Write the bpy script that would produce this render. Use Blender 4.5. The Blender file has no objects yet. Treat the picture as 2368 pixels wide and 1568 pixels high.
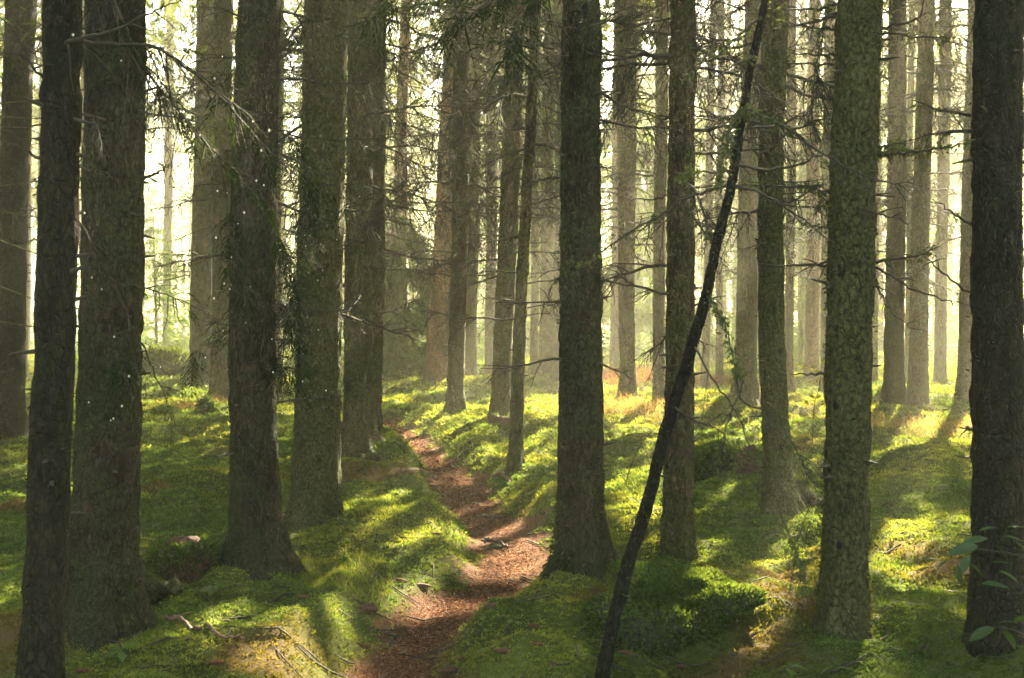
import bpy, math, random
import numpy as np
from mathutils import Vector

# ------------------------------------------------------------------ camera, light, exposure
S = bpy.context.scene
COL = S.collection
CAM_H, PITCH, FPX, CX, CY = 1.7, math.radians(1.55), 2631.0, 1184.0, 784.0
SUN_EL, SUN_AZ = math.radians(33), math.radians(25)       # azimuth to the right of the view axis (+Y)

cam = bpy.data.cameras.new("camera")
cam.lens, cam.sensor_width, cam.clip_start, cam.clip_end = 40.0, 36.0, 0.1, 2000
cam.dof.use_dof, cam.dof.focus_distance, cam.dof.aperture_fstop = True, 9.0, 4.0
camo = bpy.data.objects.new("camera", cam)
COL.objects.link(camo)
camo.location = (0, 0, CAM_H)
camo.rotation_euler = (math.pi / 2 - PITCH, 0, 0)
S.camera = camo

W = bpy.data.worlds.new("World")
S.world = W
W.use_nodes = True
wn = W.node_tree.nodes
sky = wn.new("ShaderNodeTexSky")
sky.sky_type = 'NISHITA'
sky.sun_disc = False
sky.sun_elevation, sky.sun_rotation = SUN_EL, SUN_AZ
sky.air_density, sky.dust_density, sky.ozone_density = 1.0, 2.0, 0.3
tint = wn.new("ShaderNodeMix")
tint.data_type, tint.blend_type = 'RGBA', 'MULTIPLY'
tint.inputs[0].default_value = 1.0
tint.inputs[7].default_value = (0.97, 0.95, 0.80, 1)
W.node_tree.links.new(sky.outputs[0], tint.inputs[6])
W.node_tree.links.new(tint.outputs[2], wn["Background"].inputs[0])
wn["Background"].inputs[1].default_value = 0.05

sd = np.array([math.sin(SUN_AZ) * math.cos(SUN_EL), math.cos(SUN_AZ) * math.cos(SUN_EL), math.sin(SUN_EL)])
sun = bpy.data.lights.new("sun", 'SUN')
sun.energy, sun.angle, sun.color = 5.0, math.radians(0.5), (1.0, 0.86, 0.59)
suno = bpy.data.objects.new("sun", sun)
COL.objects.link(suno)
suno.rotation_euler = Vector(sd).to_track_quat('Z', 'Y').to_euler()

S.view_settings.view_transform = 'Standard'
S.view_settings.look = 'None'
S.view_settings.gamma = 1
S.view_settings.exposure = 4.1
S.cycles.use_denoising = True
S.cycles.denoising_prefilter = 'NONE'
S.cycles.max_bounces = 6
S.cycles.diffuse_bounces = 3
S.cycles.transmission_bounces = 3
S.cycles.glossy_bounces = 2
S.cycles.volume_bounces = 1
S.cycles.sample_clamp_indirect = 4.0

# ------------------------------------------------------------------ helpers
rng = np.random.default_rng(7)


def hash3(ix, iy, iz, seed):
    h = (ix.astype(np.int64) * 374761393 + iy.astype(np.int64) * 668265263 + iz.astype(np.int64) * 2147483647 + seed * 1274126177) & 0xFFFFFFFF
    h = ((h ^ (h >> 13)) * 1274126177) & 0xFFFFFFFF
    h = ((h ^ (h >> 16)) * 2246822519) & 0xFFFFFFFF
    return ((h ^ (h >> 15)) & 0xFFFFFF) / float(0xFFFFFF) * 2 - 1


def vnoise(x, y, z=None, seed=0):
    x = np.asarray(x, float); y = np.asarray(y, float)
    z = np.zeros_like(x) if z is None else np.asarray(z, float)
    ix, iy, iz = np.floor(x), np.floor(y), np.floor(z)
    fx, fy, fz = x - ix, y - iy, z - iz
    fx, fy, fz = (t * t * (3 - 2 * t) for t in (fx, fy, fz))
    r = 0
    for a in (0, 1):
        for b in (0, 1):
            for c in (0, 1):
                w = (fx if a else 1 - fx) * (fy if b else 1 - fy) * (fz if c else 1 - fz)
                r = r + w * hash3(ix + a, iy + b, iz + c, seed)
    return r


def fbm(x, y, z=None, seed=0, octv=3):
    r, a, f = 0, 1.0, 1.0
    for o in range(octv):
        r = r + a * vnoise(np.asarray(x) * f, np.asarray(y) * f, None if z is None else np.asarray(z) * f, seed + o * 17)
        a *= 0.5; f *= 2.03
    return r


def sstep(a, b, x):
    t = np.clip((x - a) / (b - a), 0, 1)
    return t * t * (3 - 2 * t)


def ray(px, py):
    u, v = (px - CX) / FPX, (CY - py) / FPX
    return np.array([u, math.cos(PITCH) + v * math.sin(PITCH), -math.sin(PITCH) + v * math.cos(PITCH)])


def at(px, py, d):
    r = ray(px, py)
    return np.array([0, 0, CAM_H]) + r * (d / r[1])


def g0(px, py):
    """flat-ground point under a place in the view"""
    r = ray(px, py)
    t = CAM_H / max(-r[2], 1e-4)
    return r[0] * t, r[1] * t


def proj(x, y, z):
    x = np.asarray(x, float); y = np.asarray(y, float); z = np.asarray(z, float) - CAM_H
    f = y * math.cos(PITCH) - z * math.sin(PITCH)
    u = y * math.sin(PITCH) + z * math.cos(PITCH)
    f = np.where(f > 0.3, f, 0.3)
    return CX + FPX * x / f, CY - FPX * u / f


def nrm(v):
    return v / np.maximum(np.linalg.norm(v, axis=-1, keepdims=True), 1e-9)


def mesh_from(name, verts, faces, mat, col=None, smooth=False):
    """verts (N,3); faces (M,k) int array with k constant"""
    me = bpy.data.meshes.new(name)
    verts = np.asarray(verts, np.float32); faces = np.asarray(faces, np.int32)
    n, k = faces.shape
    me.vertices.add(len(verts)); me.vertices.foreach_set("co", verts.ravel())
    me.loops.add(n * k); me.loops.foreach_set("vertex_index", faces.ravel())
    me.polygons.add(n); me.polygons.foreach_set("loop_start", np.arange(0, n * k, k, dtype=np.int32))
    me.polygons.foreach_set("use_smooth", np.full(n, smooth))
    if col is not None:
        a = me.attributes.new("col", 'FLOAT_COLOR', 'POINT')
        c = np.ones((len(verts), 4), np.float32); c[:, :3] = col
        a.data.foreach_set("color", c.ravel())
    me.materials.append(mat)
    me.update(calc_edges=True)
    return me


def link(name, me, parent=None, loc=None):
    o = bpy.data.objects.new(name, me)
    COL.objects.link(o)
    if parent is not None:
        o.parent = parent
    if loc is not None:
        o.location = loc
    return o


def tag(o, label=None, cat=None, group=None, kind=None):
    if label: o["label"] = label
    if cat: o["category"] = cat
    if group: o["group"] = group
    if kind: o["kind"] = kind
    return o


def empty(name, loc):
    o = bpy.data.objects.new(name, None)
    o.empty_display_size = 0.1
    COL.objects.link(o)
    o.location = loc
    return o


class Acc:
    """collects quads"""
    def __init__(self): self.v, self.f, self.c, self.n = [], [], [], 0

    def add(self, v, f, c=None):
        self.v.append(v); self.f.append(np.asarray(f) + self.n); self.n += len(v)
        if c is not None: self.c.append(np.broadcast_to(c, (len(v), 3)))

    def mesh(self, name, mat, smooth=False, origin=None):
        v = np.concatenate(self.v)
        if origin is not None: v = v - np.asarray(origin)
        return mesh_from(name, v, np.concatenate(self.f), mat, np.concatenate(self.c) if self.c else None, smooth)


def tube(pts, rad, sides=5):
    pts = np.asarray(pts, float); rad = np.asarray(rad, float); n = len(pts)
    t = nrm(np.gradient(pts, axis=0))
    ref = np.array([0.31, 0.17, 0.93]) if abs(t[0][2]) < 0.8 else np.array([0.9, 0.3, 0.1])
    a = nrm(np.cross(t, ref)); b = np.cross(t, a)
    th = np.arange(sides) / sides * 2 * math.pi
    v = pts[:, None] + rad[:, None, None] * (a[:, None] * np.cos(th)[None, :, None] + b[:, None] * np.sin(th)[None, :, None])
    i = np.arange(n - 1)[:, None] * sides + np.arange(sides)[None]
    j = np.arange(n - 1)[:, None] * sides + (np.arange(sides)[None] + 1) % sides
    f = np.stack([i, j, j + sides, i + sides], -1).reshape(-1, 4)
    return v.reshape(-1, 3), f


def blades(pos, d, L, w, col=None, droop=0.0, flat=None):
    """rhombus blades: base, left, tip, right"""
    n = len(pos); d = nrm(d)
    r = rng.normal(size=(n, 3)) if flat is None else flat
    s = nrm(np.cross(d, r))
    L = np.broadcast_to(np.asarray(L, float), (n,))[:, None]; w = np.broadcast_to(np.asarray(w, float), (n,))[:, None]
    mid = pos + d * L * 0.4
    tip = pos + d * L; tip[:, 2] -= droop * L[:, 0]
    v = np.stack([pos, mid - s * w * 0.5, tip, mid + s * w * 0.5], 1).reshape(-1, 3)
    f = np.arange(4 * n).reshape(n, 4)
    c = None if col is None else np.repeat(col, 4, 0)
    return v, f, c


def sprays(pos, d, L, K, wr, lr=0.38, col=None, hang=0.25, jit=0.15):
    """feathery needled twigs: K blades each, alternating on the two sides of an axis"""
    n = len(pos); d = nrm(d); L = np.broadcast_to(np.asarray(L, float), (n,))
    s = nrm(np.cross(d, np.array([0, 0, 1.0]) + 0.35 * rng.normal(size=(n, 3))))
    t = (np.arange(K) + 0.5) / K
    tt = np.broadcast_to(t, (n, K))
    p = pos[:, None] + d[:, None] * (L[:, None] * tt)[..., None]
    p[..., 2] -= hang * L[:, None] * tt ** 2
    sg = np.where(np.arange(K) % 2 == 0, 1.0, -1.0)[None, :, None]
    dd = d[:, None] * 0.75 + s[:, None] * sg * 0.75 + rng.normal(size=(n, K, 3)) * jit
    dd[..., 2] -= hang
    bl = L[:, None] * lr * (1.1 - 0.6 * tt) * rng.uniform(0.75, 1.25, (n, K))
    c = None if col is None else np.repeat(col, K, 0)
    return blades(p.reshape(-1, 3), dd.reshape(-1, 3), bl.ravel(), bl.ravel() * wr, c)


# ------------------------------------------------------------------ materials
def mat(name):
    m = bpy.data.materials.new(name); m.use_nodes = True
    nt = m.node_tree; nt.nodes.clear()
    return m, nt, nt.nodes.new("ShaderNodeOutputMaterial")


def N(nt, typ, **kw):
    n = nt.nodes.new(typ)
    for k, v in kw.items():
        if k in n.inputs: n.inputs[k].default_value = v
        else: setattr(n, k, v)
    return n


def noise(nt, vec, scale, detail=4, rough=0.6):
    n = N(nt, "ShaderNodeTexNoise", Scale=scale, Detail=detail, Roughness=rough)
    nt.links.new(vec, n.inputs["Vector"]); return n.outputs[0]


def ramp(nt, fac, stops):
    r = N(nt, "ShaderNodeValToRGB"); e = r.color_ramp.elements
    while len(e) < len(stops): e.new(0.5)
    for i, (p, c) in enumerate(stops):
        e[i].position = p; e[i].color = (*c, 1)
    nt.links.new(fac, r.inputs[0]); return r.outputs[0]


def mixc(nt, fac, a, b):
    m = N(nt, "ShaderNodeMix", data_type='RGBA')
    for s, v in ((0, fac), (6, a), (7, b)):
        if hasattr(v, "links"): nt.links.new(v, m.inputs[s])
        else: m.inputs[s].default_value = v if s == 0 else (*v, 1)
    return m.outputs[2]


def scaled_pos(nt, sc):
    g = N(nt, "ShaderNodeNewGeometry"); m = N(nt, "ShaderNodeMapping"); m.inputs["Scale"].default_value = sc
    nt.links.new(g.outputs["Position"], m.inputs[0]); return m.outputs[0]


def bark_mat(name, dark, light, moss, moss_amt, spots=True, fis=1.0):
    m, nt, out = mat(name)
    p = N(nt, "ShaderNodeNewGeometry").outputs["Position"]
    pv = scaled_pos(nt, (1, 1, 0.5))
    fine = noise(nt, pv, 34, 6, 0.78)
    mid = noise(nt, pv, 9, 5, 0.65)
    # warp, then flake edges
    wv = N(nt, "ShaderNodeVectorMath", operation='MULTIPLY_ADD')
    nn = N(nt, "ShaderNodeTexNoise", Scale=18.0, Detail=3); nt.links.new(pv, nn.inputs["Vector"])
    nt.links.new(nn.outputs["Color"], wv.inputs[0]); wv.inputs[1].default_value = (0.05, 0.05, 0.05); nt.links.new(pv, wv.inputs[2])
    vo = N(nt, "ShaderNodeTexVoronoi", feature='DISTANCE_TO_EDGE', Scale=36.0 * fis); nt.links.new(wv.outputs[0], vo.inputs["Vector"])
    crack = ramp(nt, vo.outputs["Distance"], [(0.0, (0, 0, 0)), (0.16, (1, 1, 1))])
    c = ramp(nt, fine, [(0.36, tuple(x * 0.5 for x in dark)), (0.5, tuple((x * 0.6 + y * 0.4) for x, y in zip(dark, light))), (0.66, tuple(min(1, x * 1.7) for x in light))])
    c2 = ramp(nt, mid, [(0.36, tuple(x * 0.55 for x in dark)), (0.62, light)])
    c = mixc(nt, 0.35, c, c2)
    big = ramp(nt, noise(nt, scaled_pos(nt, (1, 1, 0.35)), 2.6, 3, 0.6), [(0.36, (0.45, 0.43, 0.42)), (0.5, (0.95, 0.95, 0.95)), (0.64, (1.6, 1.55, 1.4))])
    bm_ = N(nt, "ShaderNodeMix", data_type='RGBA', blend_type='MULTIPLY'); bm_.inputs[0].default_value = 1
    nt.links.new(c, bm_.inputs[6]); nt.links.new(big, bm_.inputs[7]); c = bm_.outputs[2]
    mo = noise(nt, p, 3.4, 7, 0.75)
    mf = ramp(nt, mo, [(0.62 - moss_amt * 0.3, (0, 0, 0)), (0.70 - moss_amt * 0.25, (1, 1, 1))])
    mcol = ramp(nt, noise(nt, p, 42, 5, 0.75), [(0.36, tuple(x * 0.3 for x in moss)), (0.66, tuple(x * 1.9 for x in moss))])
    mm = N(nt, "ShaderNodeMath", operation='MULTIPLY'); 
    sx = N(nt, "ShaderNodeSeparateXYZ"); nt.links.new(p, sx.inputs[0])
    mr = N(nt, "ShaderNodeMapRange"); nt.links.new(sx.outputs[2], mr.inputs[0])
    for k_, v_ in ((1, 0.55), (2, 0.02), (3, -0.25), (4, 0.75)): mr.inputs[k_].default_value = v_
    fo = N(nt, "ShaderNodeMath", operation='ADD'); nt.links.new(mr.outputs[0], fo.inputs[0])
    fs = N(nt, "ShaderNodeMath", operation='SUBTRACT'); nt.links.new(noise(nt, p, 9, 4), fs.inputs[0]); fs.inputs[1].default_value = 0.35
    nt.links.new(fs.outputs[0], fo.inputs[1])
    fm = N(nt, "ShaderNodeMath", operation='MAXIMUM', use_clamp=True); nt.links.new(mf, fm.inputs[0]); nt.links.new(fo.outputs[0], fm.inputs[1])
    nt.links.new(fm.outputs[0], mm.inputs[0]); mm.inputs[1].default_value = 0.8
    c = mixc(nt, mm.outputs[0], c, mcol)
    cm = N(nt, "ShaderNodeMath", operation='MULTIPLY')
    nt.links.new(ramp(nt, crack, [(0.0, (0.7, 0.7, 0.7)), (1.0, (0, 0, 0))]), cm.inputs[0]); nt.links.new(ramp(nt, noise(nt, pv, 14, 5, 0.7), [(0.45, (0, 0, 0)), (0.62, (1, 1, 1))]), cm.inputs[1])
    c = mixc(nt, cm.outputs[0], c, tuple(x * 0.4 for x in dark))
    li = ramp(nt, noise(nt, p, 22, 5, 0.8), [(0.64, (0, 0, 0)), (0.70, (0.7, 0.7, 0.7))])
    c = mixc(nt, li, c, (light[0] * 1.5, light[1] * 1.75, light[2] * 1.55))
    if spots:
        v = N(nt, "ShaderNodeTexVoronoi", Scale=5.5); nt.links.new(scaled_pos(nt, (1, 1, 0.8)), v.inputs["Vector"])
        k = ramp(nt, v.outputs["Distance"], [(0.06, (1, 1, 1)), (0.13, (0, 0, 0))])
        c = mixc(nt, k, c, (0.014, 0.011, 0.008))
    b = N(nt, "ShaderNodeBump", Strength=1.0, Distance=0.03)
    ad = N(nt, "ShaderNodeMath", operation='MULTIPLY_ADD'); nt.links.new(crack, ad.inputs[0]); ad.inputs[1].default_value = 0.6; nt.links.new(fine, ad.inputs[2])
    nt.links.new(ad.outputs[0], b.inputs["Height"])
    s = N(nt, "ShaderNodeBsdfPrincipled", Roughness=0.85)
    s.inputs["Specular IOR Level"].default_value = 0.2
    nt.links.new(c, s.inputs["Base Color"]); nt.links.new(b.outputs[0], s.inputs["Normal"])
    nt.links.new(s.outputs[0], out.inputs[0])
    return m


def leaf_mat(name, col=None, trans=0.45, tint=(1.25, 1.15, 0.55), gloss=0.0):
    """diffuse + translucent; colour from the 'col' attribute unless given"""
    m, nt, out = mat(name)
    if col is None:
        a = N(nt, "ShaderNodeAttribute", attribute_name="col"); c = a.outputs["Color"]
    else:
        c = ramp(nt, noise(nt, N(nt, "ShaderNodeNewGeometry").outputs["Position"], 9, 3), [(0.3, tuple(x * 0.7 for x in col)), (0.7, tuple(x * 1.3 for x in col))])
    d = N(nt, "ShaderNodeBsdfDiffuse"); nt.links.new(c, d.inputs[0])
    mu = N(nt, "ShaderNodeMix", data_type='RGBA', blend_type='MULTIPLY'); mu.inputs[0].default_value = 1
    nt.links.new(c, mu.inputs[6]); mu.inputs[7].default_value = (*tint, 1)
    t = N(nt, "ShaderNodeBsdfTranslucent"); nt.links.new(mu.outputs[2], t.inputs[0])
    x = N(nt, "ShaderNodeMixShader"); x.inputs[0].default_value = trans
    nt.links.new(d.outputs[0], x.inputs[1]); nt.links.new(t.outputs[0], x.inputs[2])
    o = x.outputs[0]
    if gloss:
        g = N(nt, "ShaderNodeBsdfGlossy", Roughness=0.45); y = N(nt, "ShaderNodeMixShader"); y.inputs[0].default_value = gloss
        nt.links.new(o, y.inputs[1]); nt.links.new(g.outputs[0], y.inputs[2]); o = y.outputs[0]
    nt.links.new(o, out.inputs[0])
    return m


def plain_mat(name, c1, c2, scale=30, rough=0.85, bump=0.5):
    m, nt, out = mat(name)
    p = N(nt, "ShaderNodeNewGeometry").outputs["Position"]
    f = noise(nt, p, scale, 5, 0.65)
    s = N(nt, "ShaderNodeBsdfPrincipled", Roughness=rough)
    nt.links.new(ramp(nt, f, [(0.3, c1), (0.7, c2)]), s.inputs["Base Color"])
    b = N(nt, "ShaderNodeBump", Strength=bump, Distance=0.01); nt.links.new(f, b.inputs["Height"]); nt.links.new(b.outputs[0], s.inputs["Normal"])
    nt.links.new(s.outputs[0], out.inputs[0])
    return m


MOSSC = (0.062, 0.075, 0.02)
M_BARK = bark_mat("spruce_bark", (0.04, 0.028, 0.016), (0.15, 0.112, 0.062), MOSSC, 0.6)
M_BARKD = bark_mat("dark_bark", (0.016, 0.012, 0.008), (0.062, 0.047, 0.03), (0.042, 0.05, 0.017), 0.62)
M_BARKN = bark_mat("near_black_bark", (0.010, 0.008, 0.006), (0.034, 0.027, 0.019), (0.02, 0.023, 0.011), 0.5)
M_BARKG = bark_mat("green_bark", (0.04, 0.032, 0.017), (0.14, 0.118, 0.06), (0.075, 0.08, 0.028), 1.1)
M_PINE = bark_mat("pine_bark", (0.075, 0.035, 0.02), (0.3, 0.14, 0.075), MOSSC, 0.1, False, 0.45)
M_TWIG = plain_mat("dead_twig", (0.018, 0.014, 0.01), (0.07, 0.056, 0.038), 40)
M_NEEDLE = leaf_mat("spruce_needles", None, 0.45)
M_MOSS = leaf_mat("moss_fronds", None, 0.5, (1.3, 1.15, 0.45))
M_GRASS = leaf_mat("grass_blades", None, 0.5, (1.3, 1.15, 0.6))
M_LICHEN = leaf_mat("lichen_tufts", (0.085, 0.11, 0.045), 0.35)
M_LEAF = leaf_mat("green_leaf", (0.10, 0.17, 0.035), 0.5, (1.5, 1.4, 0.5), 0.05)
M_LEAFD = leaf_mat("dark_glossy_leaf", (0.045, 0.085, 0.026), 0.35, (1.4, 1.3, 0.5), 0.035)
M_CONE = plain_mat("cone_scales", (0.03, 0.012, 0.006), (0.17, 0.065, 0.028), 110)
M_WOOD = plain_mat("rotten_wood", (0.02, 0.01, 0.006), (0.13, 0.058, 0.03), 40)
M_STONE = plain_mat("mossy_stone", (0.018, 0.02, 0.01), (0.045, 0.048, 0.022), 18)
M_LITTER = leaf_mat("needle_litter", None, 0.15, (1, 1, 1))
M_ROOT = plain_mat("root_bark", (0.07, 0.04, 0.025), (0.2, 0.12, 0.075), 30)

# ------------------------------------------------------------------ path and sun gaps, in ground coordinates
PATH = [(905, 1720, 360), (922, 1568, 300), (915, 1480, 240), (945, 1400, 165), (1060, 1335, 175), (1175, 1280, 190), (1185, 1220, 175),
        (1110, 1150, 135), (1065, 1090, 135), (1010, 1040, 80), (965, 1000, 72), (900, 965, 70), (845, 950, 60), (770, 940, 55)]
PXY = np.array([g0(a, b) for a, b, w in PATH])
PW = np.array([w / 2 / FPX * math.hypot(*g0(a, b)) for a, b, w in PATH])


def path_dist(x, y):
    """signed distance to the path's edge (negative inside)"""
    best = np.full(np.shape(x), 1e9)
    for i in range(len(PXY) - 1):
        a, b = PXY[i], PXY[i + 1]; ab = b - a
        t = np.clip(((x - a[0]) * ab[0] + (y - a[1]) * ab[1]) / (ab @ ab), 0, 1)
        d = np.hypot(x - a[0] - t * ab[0], y - a[1] - t * ab[1]) - (PW[i] * (1 - t) + PW[i + 1] * t) * (0.85 if y is None else 1)
        best = np.minimum(best, d)
    return best


# ground patches wanted sunlit; canopy foliage is cut away for them: (px, py, rx, ry, tilt)
LIT = [(930, 1205, 185, 48, 0.12), (960, 1285, 150, 36, 0.2), (1215, 1200, 90, 60, 0.1), (1180, 1290, 130, 22, -0.1), (790, 1345, 110, 34, 0.3),
       (1200, 915, 330, 58, 0.05), (1250, 1005, 320, 58, 0.0), (1430, 1085, 130, 80, 0.0), (1720, 1010, 130, 24, 0.0), (1230, 1140, 90, 40, -0.2), (1460, 1110, 90, 70, 0.0), (1480, 1220, 100, 44, 0),
       (870, 1430, 110, 58, 0.2), (790, 1525, 100, 50, 0.1), (570, 1470, 190, 32, 0.28), (560, 1535, 220, 28, 0.1), (440, 950, 110, 32, -0.1),
       (480, 1000, 90, 14, 0.2), (400, 1035, 90, 8, 0.0), (2060, 1035, 200, 46, -0.15), (1900, 1090, 90, 30, -0.2), (1830, 1260, 70, 55, 0.0),
       (1700, 1175, 60, 16, 0.0), (2080, 1300, 120, 26, -0.12), (2070, 1385, 90, 30, 0.05), (1640, 1312, 150, 26, 0.05), (20, 1365, 40, 14, -0.1),
       (1700, 960, 120, 20, 0.0), (700, 965, 50, 30, 0), (20, 1145, 60, 12, 0), (400, 1200, 90, 7, -0.3), (1300, 1345, 80, 10, -0.1),
       (1555, 1472, 190, 24, 0.0), (2150, 950, 100, 20, 0), (1560, 1010, 60, 30, 0)]


RIM = []   # canopy strips cut away so the sun grazes a trunk: foot x, foot y, half width, length on the ground
for px, py, hw, ln in ((800, 1205, 0.10, 7.0), (1850, 1180, 0.10, 5.0), (2150, 940, 0.25, 8.0), (1836, 906, 0.2, 8.0), (1480, 1010, 0.2, 6.0)):
    RIM.append((*g0(px, py), hw, ln))


def lit(x, y):
    x = np.asarray(x, float); y = np.asarray(y, float)
    x = x + 0.22 * vnoise(x * 2.2, y * 2.2, None, 91); y = y + 0.3 * vnoise(x * 1.7, y * 1.7, None, 92)
    px, py = proj(x, y, np.zeros_like(x))
    m = np.zeros_like(px)
    for a, b, rx, ry, tl in LIT:
        dx, dy = px - a, py - b
        c, s = math.cos(tl), math.sin(tl)
        e = ((dx * c + dy * s) / rx) ** 2 + ((-dx * s + dy * c) / ry) ** 2
        m = np.maximum(m, 1.25 - e)
    far = sstep(28, 36, y) * (0.12 + 1.1 * vnoise(x * 0.22, y * 0.22, None, 93))
    m = np.where(y < 2.5, 0, m)
    for rx_, ry_, hw, ln in RIM:
        t = -((x - rx_) * sd[0] + (y - ry_) * sd[1]) / math.cos(SUN_EL); q = np.abs((x - rx_) * sd[1] - (y - ry_) * sd[0]) / math.cos(SUN_EL)
        m = np.maximum(m, np.where((t > -0.3) & (t < ln), 1.2 - q / hw, 0))
    hx = CX + FPX * x / np.maximum(y, 1.0)      # view sectors cut open in the wood so sun lights the haze
    for c_, w_ in ((965, 90), (1265, 35), (1440, 50)):
        m = np.maximum(m, np.where((y > 24) & (y < 68), 0.9 - ((hx - c_) / w_) ** 2, 0))
    return np.maximum(m, far - 0.5) + 0.12 * vnoise(x * 3.1, y * 3.1, None, 94)


def carve(p):
    """keep-mask for foliage at p: gaps cut in the canopy so the sun reaches the wanted patches"""
    k = p[:, 2] / sd[2]
    m = lit(p[:, 0] - sd[0] * k, p[:, 1] - sd[1] * k)
    hx = CX + FPX * p[:, 0] / np.maximum(p[:, 1], 1.0)
    glow_sector = np.zeros(len(p), bool)  # low foliage dropped in these view sectors so the bright glow shows
    for c_, w_, zt_ in ((385, 30, 6.0), (972, 74, 9.5), (1407, 16, 16.0), (680, 20, 12.0)):
        glow_sector |= (np.abs(hx - c_) < w_ * rng.uniform(0.55, 1.1, len(p))) & (p[:, 1] > 14) & (p[:, 1] < 66) & (p[:, 2] < zt_)
    return (m < -0.08 + 0.12 * rng.normal(size=len(p))) & ~(glow_sector & (rng.uniform(size=len(p)) < 0.88))


# ------------------------------------------------------------------ terrain
BUMPS = []   # x, y, rx, ry, h
for px, py, rw, ry, h in [
        (400, 905, 150, 2.6, 0.55), (480, 985, 150, 1.6, 0.22), (600, 1310, 190, 0.55, 0.12), (400, 1130, 150, 0.8, 0.12),
        (850, 1060, 150, 1.5, 0.22), (930, 1225, 190, 0.7, 0.13), (1075, 1058, 75, 0.7, 0.22), (1120, 905, 110, 1.2, 0.25), (960, 885, 130, 2.0, 0.22),
        (1240, 890, 90, 1.3, 0.22), (1340, 1340, 150, 0.45, 0.10), (1160, 975, 120, 1.2, 0.16), (1190, 1440, 240, 0.5, 0.10), (1640, 1425, 190, 0.42, 0.2),
        (1800, 1195, 110, 0.5, 0.12), (1500, 1050, 120, 0.8, 0.14), (2190, 1150, 150, 1.0, 0.34), (1900, 1010, 120, 1.2, 0.16), (1960, 1450, 160, 0.4, 0.1),
        (2130, 935, 130, 1.4, 0.2), (2290, 1390, 170, 0.6, 0.15), (1650, 950, 130, 1.4, 0.2), (230, 1430, 190, 0.45, 0.12), (650, 1460, 180, 0.4, 0.07),
        (1450, 960, 120, 1.4, 0.1), (700, 1000, 60, 1.0, 0.1), (1740, 1300, 120, 0.5, 0.06)]:
    x, y = g0(px, py)
    BUMPS.append((x, y, rw / FPX * y, ry, h))


def height(x, y, micro=True):
    x = np.asarray(x, float); y = np.asarray(y, float)
    pd = path_dist(x, y)
    pm = sstep(0.35, -0.1, pd)
    h = 0.10 * vnoise(x / 3.3, y / 3.3, None, 3)
    b = fbm(x / 0.85, y / 0.85, None, 5, 2)
    b2 = fbm(x / 0.42, y / 0.42, None, 15, 2)
    h = h + (0.15 * (1 - np.abs(b)) + 0.075 * (1 - np.abs(b2)) + 0.03 * b) * (1 - 0.85 * pm)
    if micro:
        h = h + (0.022 * fbm(x / 0.22, y / 0.22, None, 8, 3)) * (1 - 0.6 * pm)
    for bx, by, rx, ry, bh in BUMPS:
        e = ((x - bx) / rx) ** 2 + ((y - by) / ry) ** 2
        h = h + bh * np.exp(-e * 1.2) * (1 - 0.8 * pm)
    h = h - 0.07 * pm
    r = np.hypot(x, y)
    h = h - 0.018 * np.clip(y - 33, 0, None) + 0.25 * vnoise(x / 9, y / 9, None, 6) * sstep(30, 45, r)
    h = h * np.where(r < 2.0, sstep(0.0, 2.0, r), 1) - 0.10
    return h


def hit(px, py):
    """ground point seen at a place in the view"""
    r = ray(px, py)
    ys = np.concatenate([np.arange(2.0, 14, 0.02), np.arange(14, 45, 0.08)])
    t = ys / r[1]
    dz = CAM_H + t * r[2] - height(t * r[0], ys, False)
    i = np.argmax(dz < 0) if (dz < 0).any() else len(ys) - 1
    y = ys[i]; x = t[i] * r[0]
    return np.array([x, y, float(height(x, y, False))])


def axis(lo, hi, step, ext, grow):
    a = list(np.arange(lo, hi + 1e-6, step)); s = step
    while a[-1] < ext[1]: s *= grow; a.append(a[-1] + s)
    s = step
    while a[0] > ext[0]: s *= grow; a.insert(0, a[0] - s)
    return np.array(a)


gx = axis(-3.6, 3.6, 0.03, (-125, 125), 1.05)
gy = axis(4.2, 12.5, 0.03, (-30, 150), 1.018)
GX, GY = np.meshgrid(gx, gy)
gxx, gyy = GX.ravel(), GY.ravel()
gz = height(gxx, gyy)
pd = path_dist(gxx, gyy) + 0.10 * fbm(gxx * 2.5, gyy * 2.5, None, 21, 3)
pm = sstep(0.10, -0.06, pd)
lt = fbm(gxx / 1.1, gyy / 1.1, None, 33, 4)
litter = sstep(0.75, 1.15, lt)
soil = np.array((0.135, 0.066, 0.036)); green = np.array((0.085, 0.105, 0.022))
tone = fbm(gxx / 0.6, gyy / 0.6, None, 35, 3)[:, None]
gcol = green * (1 + 0.3 * tone)
mixm = np.maximum(pm, litter * 0.65)[:, None]
gcol = gcol * (1 - mixm) + soil * (1 + 0.35 * tone) * mixm
nx, ny = len(gx), len(gy)
i = (np.arange(ny - 1)[:, None] * nx + np.arange(nx - 1)[None]).ravel()
m_ground, nt, out = mat("forest_floor")
a = N(nt, "ShaderNodeAttribute", attribute_name="col")
p = N(nt, "ShaderNodeNewGeometry").outputs["Position"]
f1 = noise(nt, p, 70, 5, 0.7); f2 = noise(nt, p, 14, 4)
mu = N(nt, "ShaderNodeMix", data_type='RGBA', blend_type='MULTIPLY'); mu.inputs[0].default_value = 1
nt.links.new(a.outputs["Color"], mu.inputs[6]); nt.links.new(ramp(nt, f1, [(0.25, (0.45, 0.42, 0.4)), (0.7, (1.3, 1.3, 1.3))]), mu.inputs[7])
s = N(nt, "ShaderNodeBsdfPrincipled", Roughness=0.95); s.inputs["Specular IOR Level"].default_value = 0.1
nt.links.new(mu.outputs[2], s.inputs["Base Color"])
b = N(nt, "ShaderNodeBump", Strength=0.8, Distance=0.02); nt.links.new(f1, b.inputs["Height"]); nt.links.new(b.outputs[0], s.inputs["Normal"])
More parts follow.
